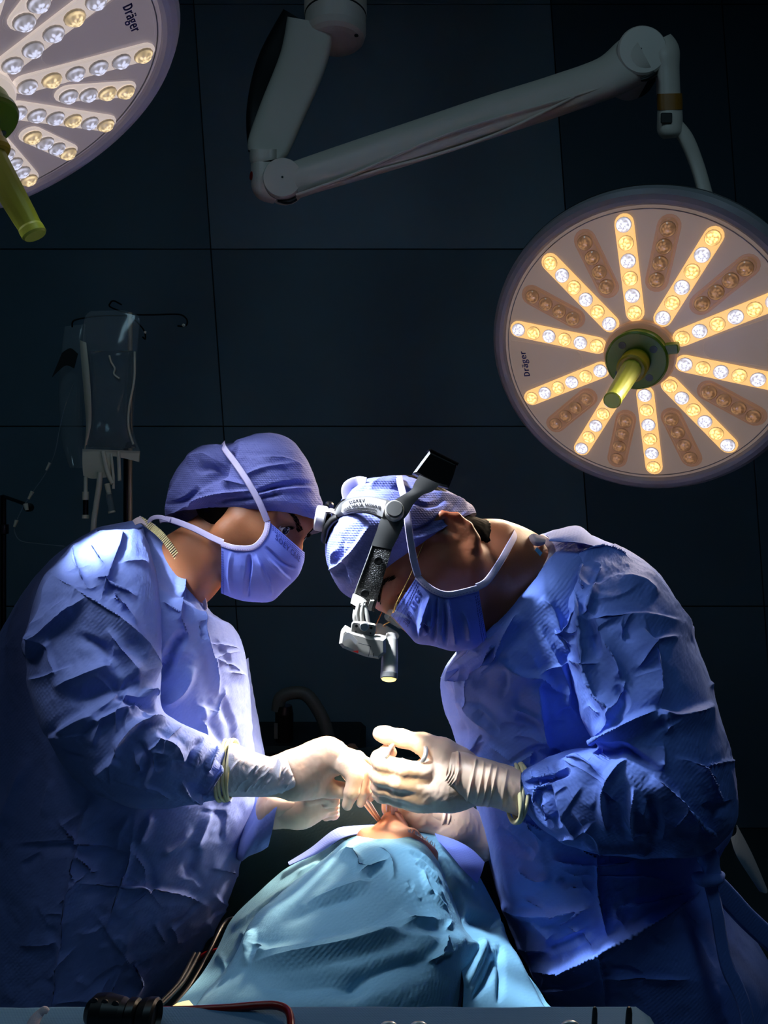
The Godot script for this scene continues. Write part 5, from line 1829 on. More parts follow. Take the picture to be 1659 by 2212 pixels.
func build_man_hands(t: Node3D) -> void:
	# near hand: a loose fist with the thumb laid forward
	var f := Field.new()
	limb(f, [[1000, 1684, 1.088, 58], [960, 1682, 1.088, 58], [930, 1690, 1.09, 48]], 0.02)
	limb(f, [[965, 1700, 1.085, 44], [900, 1708, 1.09, 36], [850, 1712, 1.095, 28]], 0.02)
	limb(f, [[985, 1645, 1.088, 34], [955, 1626, 1.085, 29], [915, 1607, 1.085, 21], [868, 1595, 1.085, 16.5], [832, 1587, 1.085, 15.5], [819, 1584, 1.086, 13.5]], 0.012)
	limb(f, [[938, 1672, 1.070, 18], [922, 1664, 1.062, 17], [870, 1660, 1.060, 18.5], [826, 1648, 1.068, 19.5], [820, 1640, 1.078, 19]], 0.006)
	limb(f, [[820, 1640, 1.078, 19], [834, 1626, 1.09, 15], [846, 1626, 1.096, 12]], 0.006)
	limb(f, [[925, 1700, 1.068, 24], [860, 1688, 1.062, 19], [822, 1678, 1.070, 18.5], [812, 1674, 1.082, 17]], 0.006)
	limb(f, [[915, 1722, 1.070, 22], [860, 1712, 1.070, 16.5], [822, 1702, 1.076, 15.5], [812, 1699, 1.085, 14]], 0.005)
	limb(f, [[915, 1734, 1.078, 15], [860, 1730, 1.078, 13], [824, 1722, 1.084, 12], [812, 1718, 1.09, 10]], 0.005)
	f.ripple = glove_skin(0.0006, 60.0)
	var s := Soup.new()
	nets(s, f, 0.0022)
	wpart("glove", done(s), M.glove, t, "cream latex glove closed in a loose fist with raised thumb")
	var rows := [[1126, 1660, 1120, 1766, 1.06, 0.047, 0], [1108, 1655, 1100, 1757, 1.064, 0.049, 0], [1075, 1645, 1062, 1744, 1.072, 0.049, 0], [1035, 1634, 1015, 1742, 1.080, 0.047, 0], [1000, 1622, 975, 1742, 1.086, 0.043, 0], [978, 1616, 950, 1738, 1.088, 0.040, 0]]
	var wr := [[3, 5, 8, 988, 1610, 992, 1660, 985, 1700], [3, 5, 8, 1030, 1632, 1022, 1680, 1008, 1735], [2.5, 5, 7, 1046, 1640, 1040, 1690, 1026, 1740], [3, 5, 9, 1064, 1645, 1052, 1700, 1040, 1742], [2.5, 5, 7, 1076, 1650, 1066, 1700, 1052, 1748], [2, 8, 10, 1098, 1655, 1090, 1700, 1085, 1755]]
	for k in 9:
		var o := 7.0 * k
		wr.append([2.2, 4, 6, 940 + o, 1640 + k * 2, 936 + o, 1672, 915 + o, 1700, 885 + o, 1722])
	var g := loft(rows, 110, 160, 2.1)
	var out := facing(g)
	sculpt(g, true, wr, out)
	crumple(g, true, 0.0012, 40.0, Vector3(1.6, 0.7, 1), out, 4)
	wpart("glove_cuff", grid_mesh(g, true, out < 0.0), M.glove, t, "wrinkled cream glove shaft")
	cuff_rolls(t, P(1130, 1654, 1.058), P(1117, 1768, 1.058), 0.048, 3, Vector3(-0.0042, -0.0004, 0))
	# far forearm and hand below
	f = Field.new()
	limb(f, [[1030, 1808, 1.225, 52], [975, 1780, 1.21, 48], [905, 1752, 1.20, 36], [860, 1738, 1.19, 28]], 0.02)
	for k in 4:
		limb(f, [[872, 1728 + 8 * k, 1.185, 13], [846, 1724 + 8 * k, 1.178, 10], [834, 1732 + 7 * k, 1.176, 9]], 0.005)
	limb(f, [[890, 1730, 1.18, 14], [858, 1722, 1.17, 11], [842, 1730, 1.168, 9]], 0.006)
	f.ripple = glove_skin(0.0008, 50.0)
	s = Soup.new()
	nets(s, f, 0.0026)
	wpart("glove", done(s), M.glove, t, "cream latex glove of the lower hand")
	rows = [[1052, 1790, 1018, 1852, 1.235, 0.045, 0], [1022, 1768, 985, 1828, 1.228, 0.045, 0], [985, 1748, 950, 1808, 1.218, 0.043, 0], [940, 1735, 905, 1788, 1.21, 0.036, 0]]
	g = loft(rows, 70, 100, 2.1)
	out = facing(g)
	var w2 := []
	for k in 7:
		w2.append([2.2, 4, 6, 965 + k * 9, 1742 + k * 6, 958 + k * 9, 1775 + k * 6, 940 + k * 9, 1800 + k * 6])
	sculpt(g, true, w2, out)
	wpart("glove_cuff", grid_mesh(g, true, out < 0.0), M.glove, t)

# ================= patient and drapes =================
func build_patient() -> void:
	var t := thing("person", "draped patient lying face up with only the nose and brow uncovered", "person", P(835, 1800, 1.2))
	var f := Field.new()
	# head seen over the crown: nose up, a strip of brow and cheeks
	var c := P(835, 1905, 1.13)
	var b := Basis(Vector3.UP, Vector3(0.02, -0.25, 0.97).normalized(), Vector3.UP.cross(Vector3(0.02, -0.25, 0.97)).normalized())
	f.egg(Transform3D(Basis.IDENTITY, P(838, 1910, 1.12)), Vector3(0.076, 0.078, 0.095), 0.02)
	f.egg(Transform3D(Basis.IDENTITY, P(836, 1890, 1.20)), Vector3(0.062, 0.062, 0.08), 0.02)
	f.cone(P(845, 1804, 1.145), P(849, 1776, 1.170), 0.0165, 0.0178, 0.006)
	f.cone(P(841, 1812, 1.12), P(845, 1800, 1.15), 0.012, 0.016, 0.01)
	f.egg(Transform3D(Basis.IDENTITY, P(831, 1791, 1.178)), Vector3(0.0100, 0.0125, 0.012), 0.007)
	f.egg(Transform3D(Basis.IDENTITY, P(867, 1789, 1.178)), Vector3(0.0100, 0.0135, 0.012), 0.007)
	f.cone(P(790, 1805, 1.12), P(890, 1806, 1.12), 0.010, 0.010, 0.02)
	f.cone(P(895, 1814, 1.125), P(935, 1844, 1.12), 0.006, 0.006, 0.01)
	var s := Soup.new()
	nets(s, f, 0.0026)
	var fb := Field.new()
	fb.cone(P(836, 1930, 1.24), P(836, 1900, 1.34), 0.055, 0.06, 0.04)
	fb.cone(Vector3(-0.13, 0.79, -1.47), Vector3(0.13, 0.79, -1.47), 0.075, 0.075, 0.06)
	fb.cone(Vector3(0, 0.78, -1.45), Vector3(0, 0.64, -1.97), 0.10, 0.11, 0.08)
	for x in [-1.0, 1.0]:
		fb.cone(Vector3(0.09 * x, 0.64, -1.97), Vector3(0.10 * x, 0.54, -2.38), 0.08, 0.055, 0.05)
		fb.cone(Vector3(0.10 * x, 0.54, -2.38), Vector3(0.11 * x, 0.44, -2.76), 0.055, 0.04, 0.03)
		fb.cone(Vector3(0.17 * x, 0.78, -1.47), Vector3(0.20 * x, 0.64, -1.92), 0.05, 0.035, 0.03)
		fb.cone(Vector3(0.11 * x, 0.44, -2.76), Vector3(0.12 * x, 0.52, -2.83), 0.035, 0.03, 0.02)
	nets(s, fb, 0.016)
	wpart("body", done(s), M.skin_patient, t)
	var hs := Soup.new()      # fine pale hairs of the brow along the right edge
	for i in 46:
		var u := rng.randf()
		var p := P(lerpf(882, 948, u), lerpf(1797, 1840, u * u * 0.5 + u * 0.5), lerpf(1.105, 1.07, u))
		var q := p + Vector3(rng.randf_range(-0.002, 0.004), rng.randf_range(0.002, 0.006), 0.0)
		tube_into(hs, PackedVector3Array([p, q]), PackedFloat32Array([0.0005, 0.0002]), 4)
	wpart("eyebrow", done(hs), M.collar, t)

	# operating table under all the cloth
	var tb := thing("operating_table", "narrow padded operating table tilted under the patient's drapes", "table", Vector3(0, 0, -2.1))
	var tilt := atan(0.26)
	for q in [["mattress", 0.07, 0.05, M.mattress, 0.46], ["table_top", 0.03, 0.0, M.table_metal, 0.44]]:
		var mm := part(q[0], prism(rrect(q[4], 1.44, 0.05), 0.0, q[1], 0.01), q[3], tb)
		mm.rotation.x = -PI / 2 - tilt
		mm.position = Vector3(0, 0.36 + q[2], 0)
	part("column", box(Vector3(0.26, 0.32, 0.34)), M.table_metal, tb).position = Vector3(0, 0.20, 0)
	part("base", prism(rrect(0.44, 1.0, 0.06), 0.0, 0.06, 0.02), M.table_metal, tb).rotation.x = -PI / 2

	# body drape, far behind the hands
	var g := []
	for i in 70:
		var v := float(i) / 69.0
		var z := lerpf(-1.285, -2.80, maxf(0.0, (v - 0.15) / 0.85))
		var row := PackedVector3Array()
		for j in 60:
			var u := lerpf(-1.0, 1.0, j / 59.0)
			var a := absf(u)
			var x := 0.345 * u
			var y := 0.935 - 0.26 * (-z - 1.285) - 0.03 * a * a - 0.40 * pow(smoothstep(0.66, 1.0, a), 1.4) + 0.010 * sin(z * 9.0 + u * 4.0)
			if v < 0.15:
				var w := (0.15 - v) / 0.15
				y -= w * 0.34 + 0.02 * sqrt(w)
				x *= 1.0 - 0.05 * w
			row.append(Vector3(x, y, z + (0.03 * pow(maxf(0.0, 0.15 - v) / 0.15, 0.5) if v < 0.15 else 0.0)))
		g.append(row)
	crumple(g, false, 0.004, 6.0)
	var bs := Soup.new()
	slab_into(bs, g, 0.0015, Vector3.UP)
	var bd := wpart("body_drape", done(bs), M.body_cloth, self)
	tag(bd, "dark green drape over the patient's body behind the hands", "drape")

	# under-sheet: spreads from under the head to both sides
	var us := Soup.new()
	var left := band_grid([[738, 1812, 1.20], [690, 1838, 1.20], [620, 1872, 1.20], [555, 1930, 1.18], [500, 1985, 1.15], [468, 2050, 1.10], [430, 2110, 1.05], [380, 2168, 1.0], [330, 2230, 0.95]], [[838, 1830, 1.13], [800, 1900, 1.10], [740, 1950, 1.08], [690, 2000, 1.06], [640, 2060, 1.02], [600, 2110, 0.98], [560, 2160, 0.95], [520, 2200, 0.93], [480, 2240, 0.92]], 80, 40, 0.0)
	sculpt(left, false, [[4, 6, 20, 640, 1905, 560, 1965, 500, 2010], [3, 6, 14, 690, 1860, 640, 1890], [5, 10, 16, 520, 2010, 545, 2050, 538, 2100], [4, 10, 12, 470, 2060, 490, 2100, 450, 2150]], 1.0, -0.6)
	crumple(left, false, 0.0025, 10.0)
	slab_into(us, left, 0.0012)
	var right := band_grid([[880, 1796, 1.18], [930, 1800, 1.18], [985, 1830, 1.17], [1030, 1885, 1.16], [1060, 1940, 1.15], [1082, 1985, 1.13], [1120, 2050, 1.08], [1165, 2120, 1.02], [1200, 2190, 0.97], [1220, 2240, 0.95]], [[870, 1830, 1.12], [900, 1870, 1.11], [925, 1900, 1.10], [945, 1930, 1.09], [960, 1970, 1.07], [980, 2010, 1.04], [990, 2060, 1.0], [1000, 2120, 0.96], [1000, 2180, 0.93], [1000, 2230, 0.92]], 90, 50, 0.0)
	sculpt(right, false, [[9, 10, 20, 950, 1860, 985, 1920, 1004, 1985], [12, 14, 40, 1005, 1975, 1050, 1985, 1085, 1996], [9, 16, 16, 1088, 1998, 1130, 2060, 1170, 2140, 1190, 2180], [10, 18, 14, 1075, 2050, 1050, 2110, 1020, 2160], [8, 14, 12, 1080, 2040, 1080, 2110, 1076, 2170], [-9, 16, 16, 1050, 2030, 1030, 2080, 1005, 2130]], 1.0, -0.6)
	crumple(right, false, 0.0022, 10.0)
	slab_into(us, right, 0.0012)
	var sheet := wpart("side_drape", done(us), M.drape, self)
	tag(sheet, "light teal drape spread over the table on both sides under the head wrap", "drape")

	# head wrap: the big dome nearest to the camera
	var dome_rows := [[790, 1801, 868, 1798, 1.115, 0.004, 6], [768, 1806, 890, 1806, 1.11, 0.022, 8], [738, 1820, 922, 1826, 1.105, 0.052, 8], [702, 1852, 952, 1868, 1.10, 0.078, 6], [655, 1888, 972, 1915, 1.09, 0.098, 4], [600, 1930, 990, 1965, 1.08, 0.115, 2], [556, 1968, 1006, 2005, 1.07, 0.130, 0], [528, 2010, 1022, 2030, 1.055, 0.140, 0], [505, 2060, 1020, 2065, 1.04, 0.148, 0], [470, 2110, 1012, 2110, 1.02, 0.15, 0], [432, 2155, 1002, 2155, 1.0, 0.15, 0], [400, 2205, 995, 2200, 0.98, 0.14, 0], [380, 2250, 990, 2250, 0.97, 0.13, 0]]
	var df := [[7, 8, 22, 705, 1852, 735, 1842, 762, 1842, 772, 1852], [6, 14, 10, 762, 1842, 774, 1858, 776, 1872, 800, 1876], [5, 14, 14, 845, 1856, 800, 1876, 770, 1892], [-5, 10, 10, 836, 1862, 812, 1880, 795, 1892], [6, 14, 12, 800, 1820, 828, 1840, 845, 1862, 850, 1900], [4, 14, 16, 770, 1830, 740, 1850, 712, 1870],
		[3, 6, 10, 872, 1828, 910, 1842, 945, 1872], [-2, 6, 8, 880, 1836, 915, 1856, 945, 1885], [3, 6, 9, 895, 1850, 925, 1870, 956, 1908], [-3, 6, 8, 900, 1862, 930, 1888, 958, 1925], [3, 6, 10, 905, 1868, 935, 1900, 962, 1945], [4, 7, 10, 912, 1880, 925, 1915, 935, 1928], [3, 7, 10, 935, 1922, 950, 1945, 965, 1960], [2, 10, 12, 880, 1905, 900, 1935, 912, 1942], [-2, 8, 8, 885, 1900, 890, 1915, 880, 1925],
		[6, 30, 40, 520, 2070, 640, 2055, 760, 2035, 860, 2005], [9, 40, 26, 530, 2085, 650, 2070, 780, 2042, 870, 2008, 960, 1985], [-7, 30, 50, 720, 2140, 840, 2090, 940, 2070], [8, 16, 10, 975, 1985, 950, 2050, 930, 2075], [10, 10, 16, 1022, 2020, 1024, 2060, 1010, 2140], [7, 14, 30, 545, 2000, 538, 2050, 532, 2090], [5, 6, 16, 546, 2002, 548, 2030, 538, 2062], [5, 8, 12, 545, 2040, 570, 2045, 575, 2060, 550, 2080], [-6, 30, 30, 600, 1990, 700, 1950, 780, 1930], [6, 30, 30, 640, 1960, 740, 1920, 800, 1905], [-8, 40, 60, 560, 2130, 700, 2120, 800, 2130], [5, 30, 30, 860, 1960, 900, 2010, 960, 2050], [5, 6, 10, 930, 2078, 950, 2062, 985, 2052], [4, 10, 14, 940, 1985, 900, 2000, 860, 2008]]
	var g2 := loft(dome_rows, 320, 320, 2.2)
	var out := facing(g2)
	sculpt(g2, true, df, out)
	crumple(g2, true, 0.0022, 11.0, Vector3.ONE, out, 31)
	crumple(g2, true, 0.0007, 40.0, Vector3.ONE, out, 32)
	var hw := wpart("head_drape", grid_mesh(g2, true, out < 0.0), M.drape, self)
	tag(hw, "teal drape wrapped as a dome around the patient's head in front", "drape")

	# small stiff sheets beside the nose
	var p1 := wpart("drape_sheet", band([[622, 1862, 1.20], [670, 1832, 1.205], [722, 1792, 1.215], [760, 1784, 1.215], [822, 1781, 1.20]], [[628, 1868, 1.19], [690, 1842, 1.19], [735, 1812, 1.185], [775, 1800, 1.175], [826, 1794, 1.17]], 0.0012, 40, 12, 0.004), M.paper, self)
	tag(p1, "pale lavender sheet edge sticking out left of the patient's nose", "sheet", "")
	var p2 := wpart("drape_sheet_001", band([[940, 1800, 1.17], [985, 1815, 1.165], [1020, 1835, 1.16], [1047, 1862, 1.15]], [[950, 1818, 1.15], [975, 1848, 1.14], [1000, 1878, 1.13], [1031, 1908, 1.12]], 0.0012, 30, 14, 0.004), M.paper, self)
	tag(p2, "stiff lavender sheet corner standing out right of the patient's nose", "sheet", "")


func build_instruments() -> void:
	# forceps from the left hand's fingers to the nostril: two springy blades
	var t := thing("forceps", "long steel forceps held by the left hand of the woman at the nose", "forceps", P(800, 1740, 1.15))
	for k in 2:
		var o := 9.0 * k
		var pts := pcurve([[742 + o, 1672 - 8 * k, 1.142], [764 + o, 1700 - 4 * k, 1.146], [790 + o * 0.9, 1738 - 2 * k, 1.152], [812 + o * 0.6, 1766, 1.160], [827 + o * 0.3, 1784, 1.168]], 30)
		var s := Soup.new()
		var rad := PackedFloat32Array()
		for i in 30:
			rad.append(lerpf(0.0042, 0.0016, pow(i / 29.0, 1.5)))
		tube_into(s, pts, rad, 10, 0.45, Vector3(0.3, 0.2, 1).normalized())
		wpart("blade", done(s), M.steel, t)
	wpart("heel", rod(P(742, 1670, 1.142), P(752, 1664, 1.142), 0.004, 0.004), M.steel, t)
	# speculum in the right hand: ring handles round the thumb web, blades into the nose
	var q := thing("nasal_speculum", "steel nasal speculum in the right surgeon's fist with two curved handle tips", "speculum", P(870, 1690, 1.09))
	var a := Soup.new()
	tube_into(a, pcurve([[832, 1638, 1.060], [836, 1628, 1.062], [842, 1617, 1.068], [848, 1609, 1.076], [850, 1610, 1.085], [848, 1620, 1.094]], 24), PackedFloat32Array([0.0028, 0.0032, 0.0036, 0.0038, 0.0038, 0.0038, 0.0038, 0.0038, 0.0038, 0.0038, 0.0038, 0.0038, 0.0038, 0.0038, 0.0037, 0.0036, 0.0035, 0.0034, 0.0033, 0.0032, 0.003, 0.0028, 0.0025, 0.002]), 12, 0.7)
	wpart("handle", done(a), M.steel, q)
	var b := Soup.new()
	tube_into(b, pcurve([[917, 1608, 1.078], [920, 1618, 1.064], [919, 1630, 1.058], [914, 1642, 1.056], [906, 1649, 1.060], [900, 1648, 1.070]], 24), PackedFloat32Array([0.0018, 0.0022, 0.0026, 0.003, 0.0032, 0.0034, 0.0034, 0.0034, 0.0034, 0.0034, 0.0034, 0.0034, 0.0034, 0.0033, 0.0032, 0.0031, 0.003, 0.0029, 0.0028, 0.0027, 0.0026, 0.0025, 0.0024, 0.002]), 12, 0.7)
	wpart("handle", done(b), M.steel, q)
	wpart("shank", rod(P(866, 1652, 1.10), P(869, 1639, 1.11), 0.003, 0.002), M.steel, q)
	for k in 2:
		wpart("blade", tube(pcurve([[838 + 20 * k, 1715, 1.135], [837 + 19 * k, 1742, 1.16], [838 + 16 * k, 1764, 1.180], [842 + 8 * k, 1778, 1.19]], 16), 0.0024, 10, 0.6, Vector3.BACK), M.steel, q)
	wpart("blade", tube(pcurve([[848, 1718, 1.125], [849, 1745, 1.145], [849, 1762, 1.168]], 12), 0.0030, 10, 0.6, Vector3.BACK), M.steel, q)


# ================= head lamp and glasses =================
func build_headlight() -> void:
	var t := thing("surgical_headlight", "grey headband with a white lamp worn by the right surgeon", "headlamp", P(850, 1105, 0.98))
	# frame: front bar with the label, upper arm to the battery, lower leg
	var fr := Soup.new()
	band_into(fr, [[720, 1118, 1.045], [727, 1098, 1.03], [740, 1083, 1.01], [765, 1074, 0.990], [800, 1072, 0.980], [835, 1079, 0.972], [868, 1090, 0.968]], [[719, 1121, 1.045], [732, 1116, 1.03], [752, 1111, 1.01], [775, 1109, 0.990], [800, 1111, 0.980], [822, 1122, 0.972], [850, 1140, 0.968]], 0.003, 50, 10, 0.002)
	band_into(fr, [[834, 1090, 0.970], [852, 1080, 0.968], [872, 1068, 0.968], [888, 1058, 0.970], [896, 1042, 0.972], [906, 1026, 0.975]], [[866, 1128, 0.968], [880, 1112, 0.967], [894, 1088, 0.967], [912, 1070, 0.968], [936, 1060, 0.970], [950, 1046, 0.972]], 0.003, 40, 10, 0.001)
	band_into(fr, [[836, 1098, 0.969], [822, 1122, 0.968], [814, 1146, 0.968], [802, 1178, 0.970]], [[872, 1108, 0.966], [872, 1130, 0.966], [862, 1156, 0.967], [846, 1187, 0.969]], 0.003, 30, 10, 0.001)
	wpart("headband", done(fr), M.frame_gray, t, "matt grey metal frame")
	var bar_a := [[733, 1100, 1.024], [745, 1085, 1.004], [767, 1076.5, 0.985], [800, 1074.5, 0.975], [834, 1082, 0.967]]
	var bar_b := [[744, 1113, 1.016], [756, 1109, 1.002], [777, 1106.5, 0.985], [800, 1108, 0.975], [826, 1117, 0.967]]
	var lb := wpart("label", band(bar_a, bar_b, 0.0006, 40, 6, 0.002), M.label, t, "printed sticker, upside down")
	var lg := band_grid(bar_a, bar_b, 40, 6, 0.002)
	var put := func(x, y, o, row, hgt): return on_grid(lg, 39.0 * (0.5 - x), 5.0 * (row - y)) + Vector3.BACK * (0.0004 + o * 0.3)
	for q in [["VERGIZ", 0.18, 0.0042, 0.40], ["BAKIM ALANI DAHİL", 0.47, 0.0050, 0.5]]:
		var rw: float = q[1]
		var wl := 0.062
		wpart("lettering", letters(q[0], q[2], func(x, y, o): return put.call(x / wl, y / 0.0205, o, rw, 0.0)), M.ink, lb)
	for q in [0.70, 0.88]:
		var line := PackedVector3Array()
		for i in 60:
			line.append(on_grid(lg, lerpf(6.0, 33.0, i / 59.0), 5.0 * q) + Vector3.BACK * 0.0005)
		wpart("fine_print", stitches(line, 0.0016, 0.0006, 0.0004, Vector3.ZERO), M.ink, lb)
	# pivot button
	var ax := Basis(Vector3.RIGHT, Vector3.UP, Vector3.BACK).rotated(Vector3.RIGHT, -0.30)
	wpart("pivot", lathe([[0.0122, -0.006], [0.0122, 0.006], [0.0112, 0.008], [0.010, 0.008]], 32, P(852, 1104, 0.962), ax), M.white_plastic, t)
	wpart("pivot_cap", lathe([[0.0104, 0.006], [0.0104, 0.0095], [0.0095, 0.0105], [0.0, 0.0107]], 32, P(852, 1104, 0.962), ax), M.frame_gray, t)
	# battery box on the top arm
	var bt := PackedVector2Array()
	for q in [[927, 975], [986, 1003], [978, 1030], [968, 1055], [936, 1046], [892, 1022], [908, 1000]]:
		var p := P(q[0], q[1], 0.99) - P(940, 1014, 0.99)
		bt.append(Vector2(p.x, p.y))
	var bm := part("battery_box", prism(bt, -0.035, 0.010, 0.003), M.black_plastic, t, "black box on the upper arm")
	bm.position = P(940, 1014, 0.99) - t.position
	var lid := PackedVector2Array()
	for q in [[924, 972], [930, 970], [990, 1001], [987, 1007]]:
		var p := P(q[0], q[1], 0.99) - P(940, 1014, 0.99)
		lid.append(Vector2(p.x, p.y))
	var lm := part("battery_lid", prism(lid, -0.034, 0.009, 0.001), M.pole_dark, bm)
	# rear knob and black pad
	var kb := Basis(Vector3(0.15, 0.95, 0.2).normalized(), Vector3.BACK, Vector3.RIGHT)
	kb = Basis(Vector3(-0.17, -0.98, 0).normalized(), Vector3.BACK, Vector3(-0.98, 0.17, 0).normalized())
	var kn := Soup.new()
	lathe_into(kn, [[0.0165, 0.0], [0.0178, 0.002], [0.0178, 0.013], [0.0165, 0.015], [0.0, 0.0155]], 40, P(705, 1122, 1.06), kb)
	wpart("adjusting_knob", done(kn), M.pad_white, t, "white knob beside the other surgeon's brow")
	wpart("knob_axle", rod(P(704, 1122, 1.06), P(722, 1118, 1.055), 0.009, 0.009), M.black_plastic, t)
	wpart("bracket", band([[702, 1100, 1.05], [715, 1098, 1.045], [728, 1102, 1.04]], [[702, 1106, 1.045], [714, 1106, 1.04], [727, 1112, 1.035]], 0.003, 10, 5), M.collar, t)
	wpart("buckle", band([[741, 1078, 1.02], [728, 1090, 1.035], [717, 1112, 1.045]], [[749, 1080, 1.016], [736, 1094, 1.03], [724, 1116, 1.04]], 0.004, 20, 5, 0.001), M.black_plastic, t)
	wpart("cushion", tube(pcurve([[736, 1116, 1.04], [722, 1124, 1.045], [710, 1138, 1.05], [706, 1152, 1.055], [704, 1162, 1.06]], 24), 0.007, 12, 1.8, Vector3.BACK), M.black_rubber, t)
	wpart("back_ball", lathe([[0.0, -0.007], [0.005, -0.005], [0.007, 0.0], [0.005, 0.005], [0.0, 0.007]], 16, P(711, 1092, 1.13)), M.black_plastic, t)
	# leather front strap with two holes
	wpart("leather_strap", band([[808, 1168, 0.972], [797, 1200, 0.972], [782, 1240, 0.976], [762, 1294, 0.985]], [[848, 1183, 0.970], [838, 1215, 0.969], [824, 1262, 0.972], [808, 1322, 0.982]], 0.004, 50, 14, 0.0015), M.leather, t, "black grained leather strap")
	for q in [[817, 1211, 0.968], [788, 1282, 0.976]]:
		wpart("rivet", lathe([[0.0056, 0.0], [0.0056, 0.0014], [0.0045, 0.0020], [0.0, 0.0016]], 24, P(q[0], q[1], q[2])), M.black_plastic, t)
	wpart("strap_edge", tube(pcurve([[808, 1168, 0.971], [797, 1200, 0.971], [782, 1240, 0.975], [762, 1294, 0.984]], 30), 0.0012, 6), M.frame_gray, t)
	# white clip and linkage
	wpart("clip", band([[762, 1283, 0.978], [778, 1291, 0.974], [790, 1300, 0.972]], [[757, 1303, 0.98], [768, 1309, 0.976], [778, 1314, 0.974]], 0.006, 16, 6), M.white_plastic, t)
	wpart("clip", band([[800, 1298, 0.972], [808, 1298, 0.972]], [[793, 1316, 0.974], [801, 1320, 0.974]], 0.006, 10, 6), M.white_plastic, t)
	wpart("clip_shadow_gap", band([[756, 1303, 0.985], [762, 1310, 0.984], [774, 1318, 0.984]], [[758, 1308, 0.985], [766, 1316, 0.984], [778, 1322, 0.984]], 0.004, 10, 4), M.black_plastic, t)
	for q in [[[776, 1302], [771, 1325], [774, 1346]], [[785, 1300], [781, 1325], [783, 1348]], [[788, 1310], [793, 1330], [796, 1348]], [[768, 1318], [766, 1332], [769, 1346]]]:
		wpart("link", tube(pcurve([[q[0][0], q[0][1], 0.968], [q[1][0], q[1][1], 0.966], [q[2][0], q[2][1], 0.966]], 14), 0.0028, 10, 0.9, Vector3.BACK), M.white_plastic, t)
	var sw := rod(P(779, 1308, 0.968), P(789, 1306, 0.968), 0.003, 0.003)
	wpart("hinge", sw, M.pad_white, t)
	var pb := Basis(Vector3(0.99, -0.12, 0).normalized(), Vector3(0.12, 0.99, 0).normalized(), Vector3.BACK).rotated(Vector3.RIGHT, 0.15)
	var plate := part("mount_plate", prism(rrect(0.031, 0.016, 0.004), -0.003, 0.002, 0.001), M.white_plastic, t)
	plate.transform = Transform3D(pb, P(785, 1358, 0.962) - t.position)
	for q in [[-0.009, 0.003, 0.0018], [-0.009, -0.004, 0.001], [0.0095, 0.003, 0.0018], [0.0095, -0.004, 0.001]]:
		var hl := part("screw_hole", lathe([[q[2], 0.0018], [q[2], 0.0024], [0.0, 0.0025]], 12), M.seam, plate)
		hl.position = Vector3(q[0], q[1], 0)
	wpart("thumbscrew", lathe([[0.0054, 0.0], [0.0056, 0.006], [0.005, 0.007], [0.0, 0.0072]], 28, P(787, 1351, 0.960), pb), M.steel, t)
	# lamp body and barrel
	var lp := PackedVector2Array()
	for q in [[733, 1388], [737, 1362], [745, 1352], [756, 1358], [785, 1366], [800, 1372], [820, 1372], [834, 1376], [834, 1408], [818, 1421], [790, 1416], [762, 1406], [741, 1397]]:
		var p := P(q[0], q[1], 0.97) - P(790, 1390, 0.97)
		lp.append(Vector2(p.x, p.y))
	var lbod := part("lamp_body", prism(lp, -0.012, 0.012, 0.004), M.white_plastic, t, "white lamp body")
	lbod.position = P(790, 1390, 0.97) - t.position
	var sg := wpart("seal", band([[741, 1376, 0.956], [753, 1366, 0.956], [772, 1384, 0.956]], [[742, 1386, 0.956], [755, 1380, 0.956], [769, 1393, 0.956]], 0.0006, 12, 5), M.label, t, "small printed seal")
	wpart("tick_mark", band([[762, 1407, 0.9565], [774, 1405, 0.9565]], [[773, 1411, 0.9565], [774, 1411, 0.9565]], 0.0003, 4, 3), M.red_dot, t)
	wpart("tick_mark", band([[806, 1411, 0.9565], [806, 1418, 0.9565]], [[808, 1411, 0.9565], [808, 1418, 0.9565]], 0.0003, 4, 3), M.ink, t)
	wpart("panel_line", tube(pcurve([[774, 1389, 0.9566], [798, 1395, 0.9566], [800, 1398, 0.9566], [796, 1418, 0.9566]], 20), 0.0004, 5), M.ink, t)
	var dn := Vector3(-0.05, -0.90, 0.42).normalized()
	var bx := dn.cross(Vector3.BACK).normalized()
	var bb := Basis(bx, dn.cross(bx), dn)
	var top := P(844, 1382, 0.985)
	wpart("barrel", lathe([[0.0, -0.010], [0.006, -0.008], [0.0085, 0.0], [0.0100, 0.018], [0.0105, 0.03], [0.0106, 0.043]], 36, top, bb), M.white_plastic, t, "white lamp barrel")
	wpart("barrel_ring", lathe([[0.0106, 0.043], [0.0109, 0.044], [0.0109, 0.0495], [0.0100, 0.0505], [0.0090, 0.0495]], 36, top, bb), M.frame_gray, t)
	var gl := glow("head_glow", Color(1.0, 0.9, 0.55), 1.6, Color(0.9, 0.9, 0.7))
	wpart("lamp_glass", lathe([[0.0098, 0.0495], [0.0085, 0.0520], [0.005, 0.0532], [0.0, 0.0536]], 28, top, bb), gl, t, "glowing front glass")
	var l := SpotLight3D.new()
	l.name = "head_beam"
	l.light_color = Color(1.0, 0.94, 0.8)
	l.light_energy = lamp_energy.head
	l.spot_angle = 20.0
	l.spot_angle_attenuation = 0.8
	l.spot_range = 5.0
	l.spot_attenuation = 2.0
	l.light_size = 0.01
	l.shadow_enabled = true
	add_child(l, true)
	l.look_at_from_position(top + dn * 0.058, P(842, 1745, 1.15), Vector3.FORWARD)
	# glasses
	var h := head_man
	var e := thing("eyeglasses", "rimless glasses with thin gold temples under the headband", "glasses", h.w(0.1, -0.03, 0))
